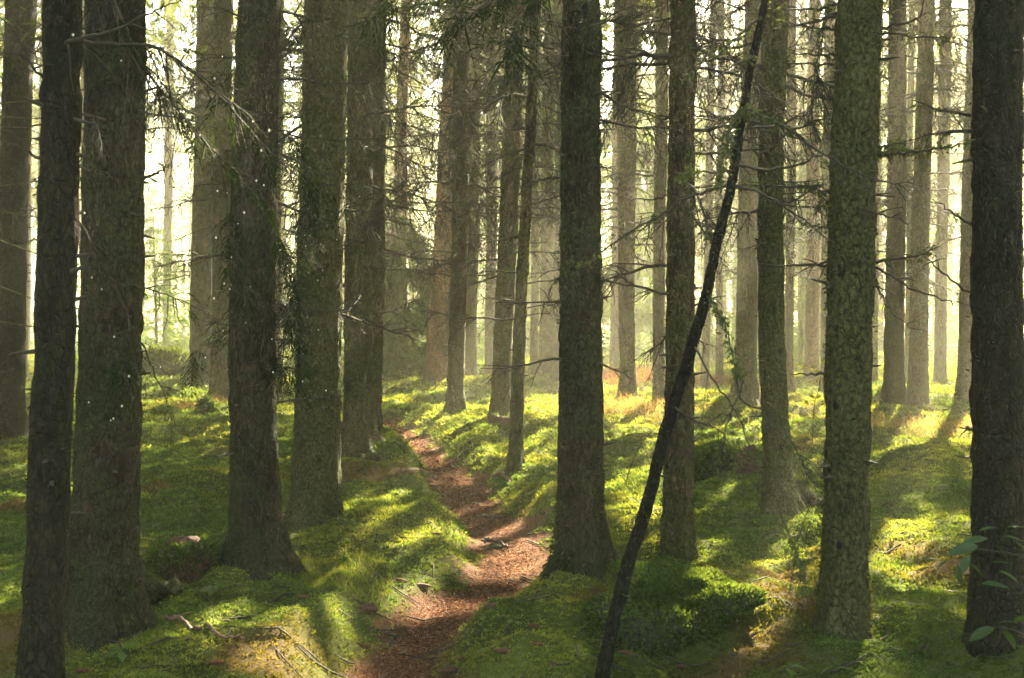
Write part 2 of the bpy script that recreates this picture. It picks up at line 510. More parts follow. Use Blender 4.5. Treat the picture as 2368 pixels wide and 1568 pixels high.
nt.links.new(s.outputs[0], out.inputs[0])
gm = mesh_from("ground", np.stack([gxx, gyy, gz], -1), np.stack([i, i + 1, i + nx + 1, i + nx], -1), m_ground, gcol, True)
tag(link("ground", gm), kind="structure")

# ------------------------------------------------------------------ moss, grass and litter: what nobody could count
def moss_cols(x, y):
    n1 = fbm(x / 0.9, y / 0.9, None, 41, 3); n2 = fbm(x / 0.25, y / 0.25, None, 47, 2)
    g = np.array((0.095, 0.155, 0.042)); yg = np.array((0.22, 0.25, 0.06)); dk = np.array((0.055, 0.09, 0.028)); br = np.array((0.12, 0.066, 0.028))
    t = sstep(-0.5, 0.8, n1 + 0.5 * rng.normal(size=len(x)) * 0.5)[:, None]
    c = g * (1 - t) + yg * t
    k = sstep(0.1, 0.9, n2)[:, None]; c = c * (1 - 0.6 * k) + dk * 0.6 * k
    l = (sstep(0.65, 1.1, fbm(x / 1.1, y / 1.1, None, 33, 4)) * 0.65)[:, None]
    return (c * (1 - l) + br * l) * rng.uniform(0.7, 1.3, (len(x), 1))


NT = 190000
r = np.exp(rng.uniform(math.log(4.3), math.log(46), NT)); th = rng.uniform(-0.52, 0.52, NT)
x, y = r * np.sin(th), r * np.cos(th)
pd = path_dist(x, y) + 0.10 * fbm(x * 2.5, y * 2.5, None, 21, 3)
keep = (pd > rng.normal(0.02, 0.05, NT)) & (fbm(x / 1.1, y / 1.1, None, 33, 4) + 0.3 * rng.normal(size=NT) < 1.15)
x, y, r = x[keep], y[keep], r[keep]
z = height(x, y) - 0.004
c = moss_cols(x, y)
acc = Acc()
BL = 9
size = r * 0.0031 * rng.uniform(0.7, 1.35, len(r))
P = np.repeat(np.stack([x, y, z], -1), BL, 0); sz = np.repeat(size, BL)
P[:, :2] += rng.normal(size=(len(P), 2)) * (sz * 0.45)[:, None]
d = rng.normal(size=(len(P), 3)); d[:, 2] = np.abs(d[:, 2]) * 0.6 + 0.45
v, f, cc = blades(P, d, sz * rng.uniform(0.7, 1.5, len(P)), sz * 0.30, np.repeat(c, BL, 0) * rng.uniform(0.75, 1.3, (len(P), 1)), 0.12)
tag(link("moss", mesh_from("moss", v, f, M_MOSS, cc)), "soft green and yellowish moss carpet covering the forest floor", "moss", kind="stuff")

# longer grass where the sun reaches
gp = []
for px, py, rx, ry, n, tall in [(900, 1215, 190, 50, 5200, 0.07), (800, 1320, 110, 50, 2600, 0.09), (1200, 930, 330, 60, 5200, 0.11), (1240, 1010, 290, 40, 3500, 0.10),
                                (1440, 1090, 90, 90, 2600, 0.09), (1230, 1140, 80, 40, 1500, 0.07), (450, 960, 120, 60, 2500, 0.12), (2080, 1030, 190, 60, 4200, 0.12),
                                (1840, 1230, 90, 90, 1500, 0.06), (2080, 1300, 130, 90, 1800, 0.05), (420, 1130, 130, 60, 1800, 0.08), (1550, 980, 120, 60, 1500, 0.12)]:
    ang = rng.uniform(0, 2 * math.pi, n); rr = np.sqrt(rng.uniform(0, 1, n))
    pxs, pys = px + rx * rr * np.cos(ang), py + ry * rr * np.sin(ang)
    u, vv = (pxs - CX) / FPX, (CY - pys) / FPX
    dz = math.sin(PITCH) - vv * math.cos(PITCH); t = CAM_H / dz
    gp.append(np.stack([u * t, (math.cos(PITCH) + vv * math.sin(PITCH)) * t, np.full(n, tall)], -1))
gp = np.concatenate(gp)
pd = path_dist(gp[:, 0], gp[:, 1]); gp = gp[pd > 0.05]
n = len(gp)
gp[:, 2] *= 0.65
P = np.stack([gp[:, 0], gp[:, 1], height(gp[:, 0], gp[:, 1])], -1)
d = rng.normal(size=(n, 3)) * 0.42; d[:, 2] = 1
gc = np.array((0.15, 0.195, 0.035)) * rng.uniform(0.7, 1.4, (n, 1)) + np.array((0.05, 0.03, 0.0)) * rng.uniform(0, 1, (n, 1))
v, f, cc = blades(P, d, gp[:, 2] * rng.uniform(0.5, 1.3, n), 0.0018 + P[:, 1] * 0.00022, gc, 0.18)
tag(link("grass", mesh_from("grass", v, f, M_GRASS, cc)), "fine green grass blades growing through the sunlit moss", "grass", kind="stuff")


def dry_tuft(px, py, rx, n, h, label, colr, name="dry_grass", cat="dry grass"):
    o = hit(px, py)
    P = np.stack([rng.normal(0, rx, n), rng.normal(0, rx * 0.7, n), np.zeros(n)], -1)
    P[:, 2] = height(P[:, 0] + o[0], P[:, 1] + o[1]) - o[2]
    d = rng.normal(size=(n, 3)) * 0.5; d[:, 2] = 1; d[:, 0] -= 0.25
    v, f, cc = blades(P, d, h * rng.uniform(0.4, 1.2, n), 0.0025 + o[1] * 0.0002, np.array(colr) * rng.uniform(0.6, 1.3, (n, 1)), 0.3)
    tag(link(name, mesh_from(name, v, f, M_GRASS, cc), None, o), label, cat, kind="stuff")


dry_tuft(1440, 945, 0.5, 1300, 0.45, "pale straw coloured dry grass below the grey trunk right of the path", (0.36, 0.25, 0.12))
dry_tuft(2120, 995, 0.75, 1100, 0.4, "pale dry grass and bracken on the sunlit bank at the right", (0.34, 0.24, 0.13))
dry_tuft(450, 945, 0.5, 700, 0.25, "pale dry grass on the sunlit left slope", (0.33, 0.23, 0.11))
dry_tuft(1450, 885, 0.75, 1500, 0.6, "rusty brown dead bracken behind the dry grass", (0.12, 0.05, 0.028), "dead_bracken", "bracken")
dry_tuft(1650, 895, 0.6, 900, 0.5, "rusty brown dead bracken behind the leaning trunk", (0.13, 0.055, 0.03), "dead_bracken", "bracken")

# needle litter on the path
n = 60000
s_ = rng.uniform(0, 1, n) ** 1.6 * (len(PXY) - 1); k = np.minimum(s_.astype(int), len(PXY) - 2); t = (s_ - k)[:, None]
c0 = PXY[k] * (1 - t) + PXY[k + 1] * t; dirv = nrm(PXY[k + 1] - PXY[k]); w = (PW[k] * (1 - t[:, 0]) + PW[k + 1] * t[:, 0])
c0 = c0 + np.stack([dirv[:, 1], -dirv[:, 0]], -1) * (w * rng.normal(0, 0.6, n))[:, None]
P = np.stack([c0[:, 0], c0[:, 1], height(c0[:, 0], c0[:, 1]) + 0.003], -1)
d = rng.normal(size=(n, 3)); d[:, 2] *= 0.22
pal = np.array([(0.17, 0.07, 0.035), (0.29, 0.155, 0.09), (0.08, 0.034, 0.018), (0.04, 0.02, 0.013), (0.4, 0.26, 0.17)])
lc = pal[rng.choice(5, n, p=[.34, .22, .22, .14, .08])] * rng.uniform(0.7, 1.2, (n, 1))
sc = np.clip(P[:, 1] / 7, 0.8, 3)
v, f, cc = blades(P, d, sc * rng.uniform(0.012, 0.04, n), sc * rng.uniform(0.002, 0.008, n), lc, 0.0, np.array((0, 0, 1.0)) + 0.3 * rng.normal(size=(n, 3)))
lo = link("needle_litter", mesh_from("needle_litter", v, f, M_LITTER, cc))
tag(lo, "reddish brown needle litter and bark crumbs strewn along the footpath", "needle litter", kind="stuff")

# ------------------------------------------------------------------ trees
def smooth_curve(pts, n):
    """Catmull-Rom through the points"""
    p = np.asarray(pts, float); p = np.vstack([2 * p[0] - p[1], p, 2 * p[-1] - p[-2]])
    m = len(p) - 3; u = np.linspace(0, m - 1e-6, n); k = u.astype(int); t = (u - k)[:, None]
    a, b, c, d = p[k], p[k + 1], p[k + 2], p[k + 3]
    return 0.5 * (2 * b + (c - a) * t + (2 * a - 5 * b + 4 * c - d) * t ** 2 + (3 * b - a - 3 * c + d) * t ** 3)


def trunk_mesh(path, radf, H, sides, mtl, flare=1.0, seed=0, bark=0.011, zs=None):
    """path(z)->xy offsets (local), radf(z)->radius; base at z=0"""
    if zs is None: zs = np.concatenate([np.arange(-0.35, 8, 0.06), np.linspace(8, H, 16)[0:]])
    zs = np.unique(np.round(zs, 4))
    th = np.arange(sides) / sides * 2 * math.pi
    Z, T = np.meshgrid(zs, th, indexing='ij')
    R = radf(zs)[:, None] * np.ones_like(T)
    rr = np.random.default_rng(seed)
    lob = sum(rr.uniform(0.4, 1) * np.cos(k * T + rr.uniform(0, 6.28)) for k in (3, 4, 5)) / 2.2
    fl = np.exp(-np.clip(Z + 0.05, -0.1, None) / 0.15)
    ridge = sum(np.clip(np.cos((T - q) * 1.0), 0, 1) ** (rr.uniform(9, 22)) * rr.uniform(0.5, 1.0) for q in np.arange(5) * 1.257 + rr.uniform(-0.4, 0.4, 5))
    fl2 = np.exp(-np.clip(Z + 0.03, -0.06, None) / 0.2)
    R = R * (1 + flare * (fl * 0.30 * (1 + 0.6 * lob) + 0.62 * fl2 * ridge)) * (1 + 0.025 * np.cos(2 * T + Z * 0.7 + seed))
    r0 = float(radf(np.array([1.0]))[0])
    n1 = vnoise(np.cos(T) * r0 * 26, np.sin(T) * r0 * 26, Z * 11, seed)
    n2 = vnoise(np.cos(T) * r0 * 60, np.sin(T) * r0 * 60, Z * 24, seed + 3)
    R = R + bark * (n1 + 0.5 * n2) * np.minimum(1, r0 / 0.1)
    c = path(zs)
    v = np.stack([c[:, 0:1] + R * np.cos(T), c[:, 1:2] + R * np.sin(T), Z], -1).reshape(-1, 3)
    n = len(zs)
    i = np.arange(n - 1)[:, None] * sides + np.arange(sides)[None]; j = np.arange(n - 1)[:, None] * sides + (np.arange(sides)[None] + 1) % sides
    return mesh_from("trunk", v, np.stack([i, j, j + sides, i + sides], -1).reshape(-1, 4), mtl, None, True)


def add_twigs(acc, pts, r0, dens, tl, rg, lvl=1, hang=0.35, sides=3):
    """side twigs along a polyline"""
    n = len(pts); seg = np.linalg.norm(np.diff(pts, axis=0), axis=1); L = seg.sum()
    m = max(1, int(dens * L))
    t0 = nrm(np.gradient(pts, axis=0))
    for _ in range(m):
        u = rg.uniform(0.12, 0.98); k = min(int(u * (n - 1)), n - 2); q = pts[k] + (pts[k + 1] - pts[k]) * (u * (n - 1) - k)
        ax = t0[k]; sdv = np.cross(ax, rg.normal(size=3)); sdv /= np.linalg.norm(sdv) + 1e-9
        dv = ax * rg.uniform(0.2, 0.9) + sdv * rg.uniform(0.5, 1.0); dv[2] -= hang * rg.uniform(0, 1.3)
        dv /= np.linalg.norm(dv)
        l = tl * rg.uniform(0.35, 1.1) * (1.1 - 0.6 * u)
        tt = np.linspace(0, 1, 4)[:, None]
        w = q + dv * l * tt + np.array([0, 0, -1.0]) * hang * l * 0.5 * tt ** 2 + np.cumsum(rg.normal(0, 0.05 * l, (4, 3)), 0) * tt
        acc.add(*tube(w, np.maximum(np.linspace(r0 * 0.5, r0 * 0.2, 4), 0.0016), sides))
        if lvl > 1: add_twigs(acc, w, r0 * 0.5, dens * 1.3, tl * 0.45, rg, lvl - 1, hang)


def lichen_on(pts, n, sz, rg_, spread=0.012):
    k = rng.integers(0, len(pts) - 1, n); t = rng.uniform(0, 1, (n, 1))
    P = pts[k] * (1 - t) + pts[k + 1] * t
    cl = vnoise(P[:, 0] * 5, P[:, 1] * 5, P[:, 2] * 5, 77); P = P[cl > -0.05]
    P = P + rng.normal(0, spread, P.shape); d = rng.normal(size=P.shape); d[:, 2] -= 0.5
    return blades(P, d, sz * rng.uniform(0.5, 1.4, len(P)), sz * 0.45)


def branch_obj(parent, org, pts, r0, dens=9, tl=0.3, lvl=1, seed=0, hang=0.35, lichen=0, needles=0, name="branch", sides=5, mtl=None, nl=0.16, ncol=(0.024, 0.042, 0.014)):
    rg = np.random.default_rng(abs(seed))
    pts = np.asarray(pts, float)
    acc = Acc()
    acc.add(*tube(pts, np.linspace(r0, r0 * 0.22, len(pts)), sides))
    if dens: add_twigs(acc, pts, r0, dens, tl, rg, lvl, hang)
    o = link(name, acc.mesh(name, mtl or M_TWIG, True, org), parent)
    if lichen:
        v, f, _ = lichen_on(pts, lichen, 0.028, rg)
        tag(link("lichen", mesh_from("lichen", v - np.asarray(org), f, M_LICHEN), o), kind="stuff")
    if needles:
        k = rng.integers(max(1, len(pts) // 5), len(pts), needles)
        P = pts[k] + rng.normal(0, 0.02, (needles, 3))
        ax = nrm(np.gradient(pts, axis=0))[k]
        d = ax * 0.6 + rng.normal(0, 0.7, (needles, 3)); d[:, 2] -= 0.5
        v, f, cc = sprays(P, d, nl * rng.uniform(0.6, 1.5, needles), 16, 0.14, 0.32, np.array(ncol) * rng.uniform(0.6, 1.5, (needles, 1)), 0.5)
        link("needles", mesh_from("needles", v - np.asarray(org), f, M_NEEDLE, cc), o)
    return o


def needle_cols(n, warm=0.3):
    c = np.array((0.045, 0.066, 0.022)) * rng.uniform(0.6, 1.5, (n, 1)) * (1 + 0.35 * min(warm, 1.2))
    return c + np.array((0.035, 0.028, 0.0)) * rng.uniform(0, warm, (n, 1))  # warm puts golden backlight into the needle colour, brighter and yellower


def crown_sprays(x, y, z0, H, R, nlow, nhigh, cut=True, zsplit=9.0, Ll=0.55, warm=0.3, Lh=0.9):
    """crown foliage in world coordinates: fine sprays low down where one can see them, broader ones above"""
    out = []
    for n, L, K, wr, zlo, zhi in ((nlow, Ll, 12, 0.12, z0, zsplit), (nhigh, Lh, 9, 0.32, zsplit - 0.5, H)):
        if n <= 0 or zhi <= zlo: continue
        z = rng.uniform(zlo, zhi, n) if zhi - zlo < 4 else zlo + (zhi - zlo) * rng.beta(1.1, 1.5, n)
        rad = R * np.clip(1 - (z - z0) / (H - z0), 0.04, 1) ** 0.7 * np.where(z < z0 + 2, 0.75, 1)
        whorl = np.round(z / 0.55); ang = (hash3(whorl, rng.integers(0, 5, n).astype(float), np.full(n, float(int(x * 7))), 5) + 1) * math.pi + rng.normal(0, 0.16, n)
        q = rng.uniform(0.05, 1, n) ** 0.6
        P = np.stack([x + rad * q * np.cos(ang), y + rad * q * np.sin(ang), whorl * 0.55 + 0.15 - rad * 0.38 * q ** 1.3 + rng.normal(0, 0.08, n)], -1)
        d = np.stack([np.cos(ang), np.sin(ang), np.full(n, -0.45)], -1) + rng.normal(0, 0.45, (n, 3))
        v, f, c = sprays(P, d, L * rng.uniform(0.6, 1.3, len(P)), K, wr, 0.4, needle_cols(len(P), warm), 0.35)
        if cut:
            kp = np.repeat(carve(v.reshape(-1, 4, 3).mean(1)), 4); v, c = v[kp], c[kp]
        out.append((v, None, c))
    return out


def join_sprays(lst, org):
    v = np.concatenate([a[0] for a in lst]) - np.asarray(org); c = np.concatenate([a[2] for a in lst])
    return mesh_from("crown", v, np.arange(len(v)).reshape(-1, 4), M_NEEDLE, c)


GROUP = "trunks of the spruce wood"
TREES = {}


def tree(key, xb, yb, wb, xt, wt, label, mid=None, mtl=None, d=None, nb=10, zb=(1.2, 7), bl=1.0, crown=(4.4, 20, 3.0), low=420, high=1050, flare=1.0, name="spruce_tree", cat="spruce tree", moss=0, stub=10, bark=0.011, group=GROUP):
    if d is None:
        o = hit(xb, yb); d = o[1]
    else:
        o = at(xb, yb, d); o[2] = float(height(o[0], o[1], False))
    seed = int(xb * 3 + yb)
    rg = np.random.default_rng(abs(seed))
    top = at(xt, 0, d)
    ctl = [(0.0, 0.0)] if mid is None else [(0.0, 0.0), (at(mid[0], mid[1], d)[2] - o[2], at(mid[0], mid[1], d)[0] - o[0])]
    zt = top[2] - o[2]; ctl.append((zt, top[0] - o[0]))
    H = crown[1]
    slope = (ctl[-1][1] - ctl[-2][1]) / (ctl[-1][0] - ctl[-2][0])
    ctl.append((H, ctl[-1][1] + slope * (H - zt) * 0.25))
    cz, cx = np.array([c[0] for c in ctl]), np.array([c[1] for c in ctl])
    wy = rg.uniform(-0.02, 0.02)

    def path(z):
        xx = np.interp(z, cz, cx)
        if mid is not None:
            q = np.polyfit(cz[:3], cx[:3], 2); xx = np.where(z < zt, np.polyval(q, np.clip(z, -0.4, zt)), xx)
        return np.stack([xx + 0.012 * np.sin(z * 1.1 + seed), wy * z + 0.01 * np.cos(z * 0.9 + seed)], -1)
    rb, rt = wb / 2 / FPX * d, wt / 2 / FPX * d

    def radf(z):
        return np.interp(z, [0, zt, H], [rb, rt, 0.02])
    near = d < 13
    e = empty(name, o); tag(e, label, cat, group)
    zvis = min(zt + 1.0, 9.5)
    zs = np.concatenate([np.arange(-0.35, 0.5, 0.03), np.arange(0.5, zvis, 0.035 if near else 0.09), np.linspace(zvis, H, 14)])
    tm = link("trunk", trunk_mesh(path, radf, H, 56 if near else 20, mtl or M_BARK, flare, seed, bark if near else bark * 1.3, zs), e)

    def surf(z, ang):
        c = path(np.array([z]))[0]; rr = float(radf(np.array([z]))[0])
        return np.array([o[0] + c[0] + rr * 0.8 * math.cos(ang), o[1] + c[1] + rr * 0.8 * math.sin(ang), o[2] + z])
    # dead branches
    for k in range(int(nb * (2.4 if d > 12 else 2.0))):
        z = rg.uniform(zb[0], min(zb[1], zt + 0.6)); ang = rg.uniform(0, 2 * math.pi)
        if k % 2 == 0: ang = rg.choice([0, math.pi]) + rg.normal(0, 0.5)
        L = bl * rg.uniform(0.35, 1.25) * (0.6 + 0.5 * min(1, z / 4))
        s = surf(z, ang); dv = np.array([math.cos(ang), math.sin(ang), rg.uniform(-0.25, 0.18)])
        t = np.linspace(0, 1, 8)[:, None]
        pts = s + dv * L * t + np.array([0, 0, -1]) * L * rg.uniform(-0.1, 0.3) * t ** 2 + np.cumsum(rg.normal(0, 0.018 * L, (8, 3)), 0)
        branch_obj(e, o, pts, min(0.02, 0.007 + 0.007 * L) * rg.uniform(0.7, 1.2) * (1 if d < 16 else 1.35), 15 if d < 20 else 13, 0.5 * L, 2, seed + k, 0.35, lichen=(40 if near and rg.uniform() < 0.5 else 0))
    # short broken stubs, one small mesh each thing's trunk carries
    if stub:
        acc = Acc()
        for k in range(stub * 3):
            z = rg.uniform(0.5, zvis); ang = rg.uniform(0, 2 * math.pi); s = surf(z, ang)
            L = rg.uniform(0.03, 0.12); dv = np.array([math.cos(ang), math.sin(ang), rg.uniform(-0.3, 0.3)])
            acc.add(*tube(s + dv * L * np.linspace(0, 1, 3)[:, None], [0.011, 0.008, 0.003], 5))
        tag(link("branch_stubs", acc.mesh("branch_stubs", M_TWIG, True, o), e), kind="stuff")
    if moss:
        n = moss
        z = rng.uniform(-0.05, zvis, n) ; z[: n // 3] = rng.exponential(0.25, n // 3)
        ang = rng.uniform(0, 2 * math.pi, n); c = path(z); rr = radf(z) + 0.004
        rr = rr * (1 + flare * 0.45 * np.exp(-np.clip(z + 0.05, 0, None) / 0.14))
        P = np.stack([c[:, 0] + rr * np.cos(ang), c[:, 1] + rr * np.sin(ang), z], -1)
        keep = (vnoise(P[:, 0] * 9 + seed, P[:, 1] * 9, P[:, 2] * 3.5, 61) + 0.6 * np.exp(-z / 0.5)) > 0.22
        P, ang = P[keep], ang[keep]
        dd = np.stack([np.cos(ang), np.sin(ang), np.full(len(ang), -0.2)], -1) + rng.normal(0, 0.6, (len(ang), 3))
        v, f, cc = blades(P, dd, rng.uniform(0.01, 0.03, len(P)), 0.009, np.array((0.06, 0.078, 0.022)) * rng.uniform(0.5, 1.4, (len(P), 1)))
        tag(link("trunk_moss", mesh_from("trunk_moss", v, f, M_MOSS, cc), e), kind="stuff")
    if crown[2] > 0:
        ct = path(np.array([H * 0.6]))[0]
        cs = crown_sprays(o[0] + ct[0], o[1] + ct[1], crown[0], H, crown[2], low, high)
        if cs: link("crown", join_sprays(cs, o), e)
    TREES[key] = (e, o, d, surf)
    return e


# near trees
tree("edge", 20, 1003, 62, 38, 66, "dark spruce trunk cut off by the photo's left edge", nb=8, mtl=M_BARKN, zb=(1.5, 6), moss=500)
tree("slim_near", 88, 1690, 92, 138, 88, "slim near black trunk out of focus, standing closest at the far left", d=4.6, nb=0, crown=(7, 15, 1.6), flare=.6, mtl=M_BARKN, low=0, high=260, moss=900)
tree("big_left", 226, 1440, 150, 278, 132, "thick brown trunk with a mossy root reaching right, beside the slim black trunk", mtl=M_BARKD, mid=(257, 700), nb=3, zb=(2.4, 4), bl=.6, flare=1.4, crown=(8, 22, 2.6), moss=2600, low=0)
tree("left_mid_a", 465, 888, 56, 480, 50, "grey trunk standing left of its slimmer twin on the left slope", nb=14, crown=(4.6, 22, 3.8), high=1700)
tree("left_mid_b", 510, 926, 46, 520, 44, "slimmer trunk half hidden by the dark trunk with drooping twigs", nb=14, crown=(4.6, 22, 3.8), high=1700)
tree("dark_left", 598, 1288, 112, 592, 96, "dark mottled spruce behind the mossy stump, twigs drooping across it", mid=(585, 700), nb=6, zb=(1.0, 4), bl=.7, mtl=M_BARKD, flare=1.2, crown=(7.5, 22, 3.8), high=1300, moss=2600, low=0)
tree("thin_behind", 637, 930, 24, 642, 20, "thin trunk peeping out on the right of the dark mottled spruce", nb=10, crown=(4.6, 22, 3.8), high=1700)
tree("rim_lit", 728, 1205, 112, 755, 95, "stout spruce left of the path with a bright sunlit right edge", mid=(743, 700), nb=10, zb=(1.4, 4.6), bl=.8, mtl=M_BARKG, flare=0.8, crown=(7.5, 22, 3.8), high=1300, moss=2200, low=0)
tree("path_left", 832, 1020, 66, 830, 52, "spruce on the mossy knoll where the path bends out of sight", mid=(829, 500), nb=22, zb=(1.4, 6), flare=1.3, moss=900, crown=(6.6, 22, 3.8), low=160, high=1700)
tree("path_left_twin", 865, 992, 32, 876, 38, "spruce pressed against the back right of the one on the knoll", nb=14, zb=(2, 6), crown=(6.6, 22, 3.8), low=160, high=1700)
tree("pole_stem", 881, 874, 12, 884, 9, "pole thin reddish stem beside the vanishing path", nb=5, crown=(7, 12, 0.9), low=60, high=60)
# reddish pines
tree("pale_pine", 917, 860, 38, 936, 22, "pale pinkish pine behind the young spruce", mtl=M_PINE, name="pine_tree", cat="pine tree", nb=4, zb=(5, 9), crown=(9, 19, 2.4), stub=0, low=60, high=300, group="reddish pines at the end of the clearing", bark=.02)
tree("broad_pine", 1013, 874, 58, 1052, 36, "broad leaning pine with reddish furrowed bark", mtl=M_PINE, name="pine_tree", cat="pine tree", nb=4, zb=(5, 9), crown=(9, 20, 2.6), stub=0, flare=.7, low=60, high=300, group="reddish pines at the end of the clearing", bark=.02)
# trees round the clearing
tree("clear_a", 1054, 952, 38, 1070, 36, "straight spruce standing alone in front of the broad reddish pine", nb=18, zb=(2, 7))
tree("clear_b", 1090, 874, 27, 1100, 27, "pale hazy trunk just right of the straight lone spruce", nb=10, zb=(2, 8))
tree("clear_c", 1134, 868, 25, 1140, 24, "pale far trunk seen through the gap left of the paired spruces", nb=8, zb=(2, 8))
tree("pair_back", 1158, 966, 44, 1194, 40, "back one of the paired spruces, brown earth at its foot", nb=22, zb=(2, 7))
tree("pair_front", 1191, 1086, 33, 1238, 20, "front one of the paired spruces, slender and leaning right by the path", nb=14, zb=(1.4, 5), crown=(6.5, 14, 1.4), low=60, high=160, moss=500, mid=(1213, 560))
tree("far_pale", 1235, 868, 18, 1240, 17, "thin pale trunk seen between the paired spruces and a mossy dark one", nb=6, zb=(2, 8))
tree("clear_d", 1261, 866, 31, 1272, 29, "dark trunk left of the big trunk by the path bend", nb=16, zb=(2, 8))
tree("clear_e", 1290, 884, 24, 1296, 22, "trunk mostly hidden behind the big trunk by the path bend", nb=8, zb=(2, 8))
tree("centre", 1337, 1318, 104, 1350, 90, "big dark trunk on a flared mossy foot right of the path bend", mid=(1341, 700), nb=7, zb=(1.2, 4.2), bl=.6, mtl=M_BARKD, flare=1.6, crown=(8, 21, 2.4), moss=5200, low=0)
tree("clear_f", 1451, 921, 35, 1447, 46, "grey trunk rising out of pale dry grass", nb=16, zb=(2, 7))
tree("clear_g", 1424, 872, 26, 1432, 26, "far trunk just left of the grey one in dry grass", nb=8, zb=(2, 8))
tree("clear_h", 1523, 944, 28, 1528, 28, "slender trunk seen just left of the trunk that the leaning pole crosses", nb=14, zb=(2, 7))
tree("crossed", 1562, 1284, 70, 1582, 58, "spruce whose foot the leaning pole crosses", mid=(1570, 700), nb=14, zb=(1.4, 4.5), bl=.8, flare=.9, crown=(8, 20, 2.2), moss=1600, low=0)
tree("right_a", 1630, 896, 18, 1650, 17, "thin far trunk behind the leaning pole, leftmost of the hazy right hand group", nb=8, zb=(2, 8))
tree("right_b", 1662, 890, 17, 1668, 16, "thin far trunk above the rusty bracken behind the leaning pole", nb=8, zb=(2, 8))
tree("right_c", 1721, 920, 50, 1740, 44, "wide hazy trunk behind the curved spruce, on its left", nb=14, zb=(2, 8))
tree("curved", 1804, 1182, 64, 1794, 55, "gently curved spruce beside the rotten stump, sunlit root at its foot", mid=(1785, 620), nb=14, zb=(1.5, 5), bl=.9, mtl=M_BARKG, flare=1.4, moss=1600, crown=(7.5, 20, 2.3), low=0)
tree("right_d", 1825, 906, 20, 1830, 20, "thin trunk with a sunlit edge tight behind the curved spruce", nb=8, zb=(2, 8))
tree("right_e", 1878, 880, 30, 1886, 28, "reddish far trunk between the curved spruce and the greenish one", nb=8, zb=(2, 8), mtl=M_PINE, bark=.015)
tree("right_f", 1909, 909, 26, 1916, 25, "dim trunk half behind the left side of the greenish spruce", nb=8, zb=(2, 8))
tree("greenish", 1945, 1462, 104, 1990, 104, "large greenish spruce trunk with long mossy dead branches at the right", mid=(1964, 800), nb=5, zb=(0.9, 3.6), bl=.45, mtl=M_BARKG, flare=.8, crown=(7, 21, 2.5), moss=2000, low=0)
tree("right_g", 2068, 925, 46, 2072, 38, "rough dark trunk right of the greenish spruce", nb=16, zb=(2, 7), mtl=M_BARKD)
tree("right_h", 2098, 893, 13, 2106, 14, "pale hazy trunk squeezed between the rough dark trunk and the mossy footed one", nb=6, zb=(2, 8))
tree("right_i", 2121, 940, 45, 2146, 34, "slightly leaning brown spruce with a mossy foot above the sunlit bank", nb=18, zb=(2, 7))
tree("right_j", 2173, 891, 27, 2188, 26, "pale trunk with small broken stubs on the crest of the bank", nb=10, zb=(2, 8))
tree("right_k", 2230, 920, 36, 2250, 30, "hazy trunk partly behind the black trunk at the right edge", nb=10, zb=(2, 8))
tree("right_l", 2024, 880, 11, 2030, 11, "very thin far trunk beside the right edge of the greenish spruce", nb=4, zb=(2, 8), crown=(7, 15, 1.5))
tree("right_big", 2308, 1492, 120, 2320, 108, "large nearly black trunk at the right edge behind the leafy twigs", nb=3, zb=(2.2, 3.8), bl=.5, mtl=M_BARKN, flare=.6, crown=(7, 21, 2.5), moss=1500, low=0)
tree("left_gap_a", 196, 868, 18, 200, 17, "pale trunk in the narrow gap left of the thick brown trunk", nb=8, zb=(2, 8))
tree("left_gap_b", 57, 880, 14, 64, 14, "thin trunk in the gap between the edge trunk and the slim black one", nb=8, zb=(2, 8))
tree("left_far", 385, 850, 20, 392, 20, "very faint trunk in the bright haze beyond the left slope", d=44, nb=4, zb=(3, 9))

# branches followed one by one: (tree, depth at start, depth at end, places in the view, radius, twig density, twig length, lichen, needles)
DROPS = []


def px_branch(key, d0, d1, pts, r0, dens=8, tl=0.25, lvl=1, lichen=0, needles=0, hang=0.35, nl=0.16, name="branch"):
    e, o, d, _ = TREES[key]
    n = len(pts)
    w = [at(a, b, d0 + (d1 - d0) * i / (n - 1)) for i, (a, b) in enumerate(pts)]
    c = smooth_curve(w, max(8, 5 * n))
    rg = np.random.default_rng(abs(int(pts[0][0] + pts[0][1] * 7)))
    c[1:-1] += rg.normal(0, 0.004 * (d0 / 6), (len(c) - 2, 3))
    branch_obj(e, o, c, r0, dens, tl, lvl, int(pts[0][0] * 5 + pts[0][1]), hang, lichen, needles, name, nl=nl)
    if needles and key in ("slim_near", "dark_left", "rim_lit", "big_left"): DROPS.append(c)


G = "greenish"
px_branch(G, 5.9, 5.6, [(1950, 362), (2026, 360), (2100, 352), (2176, 345), (2251, 331)], .015, 5, .12, 1, 260)
px_branch(G, 5.9, 5.6, [(1950, 360), (2001, 350), (2050, 338), (2096, 325)], .014, 5, .10, 1, 180)
px_branch(G, 5.9, 5.5, [(1960, 618), (2006, 610), (2101, 595), (2173, 570)], .013, 4, .12, 1, 120)
px_branch(G, 5.9, 5.6, [(1960, 618), (1921, 616), (1840, 613), (1751, 610)], .013, 6, .14, 1, 260)
px_branch(G, 5.9, 5.6, [(1980, 300), (1900, 430), (1820, 431), (1706, 428)][1:], .011, 5, .15, 1, 200)
px_branch(G, 5.9, 5.4, [(1968, 590), (2051, 635), (2140, 680), (2246, 708)], .009, 8, .22, 1, 60)
px_branch(G, 6.0, 5.6, [(1985, 80), (2016, 68), (2101, 50), (2141, 30)], .013, 4, .10, 1, 60)
px_branch(G, 6.0, 5.6, [(1985, 75), (2026, 75), (2116, 85), (2196, 90)], .011, 6, .12, 1, 80)
px_branch(G, 6.0, 5.7, [(1975, 6), (1886, 20), (1830, 22), (1771, 18)], .010, 8, .22, 2, 80)
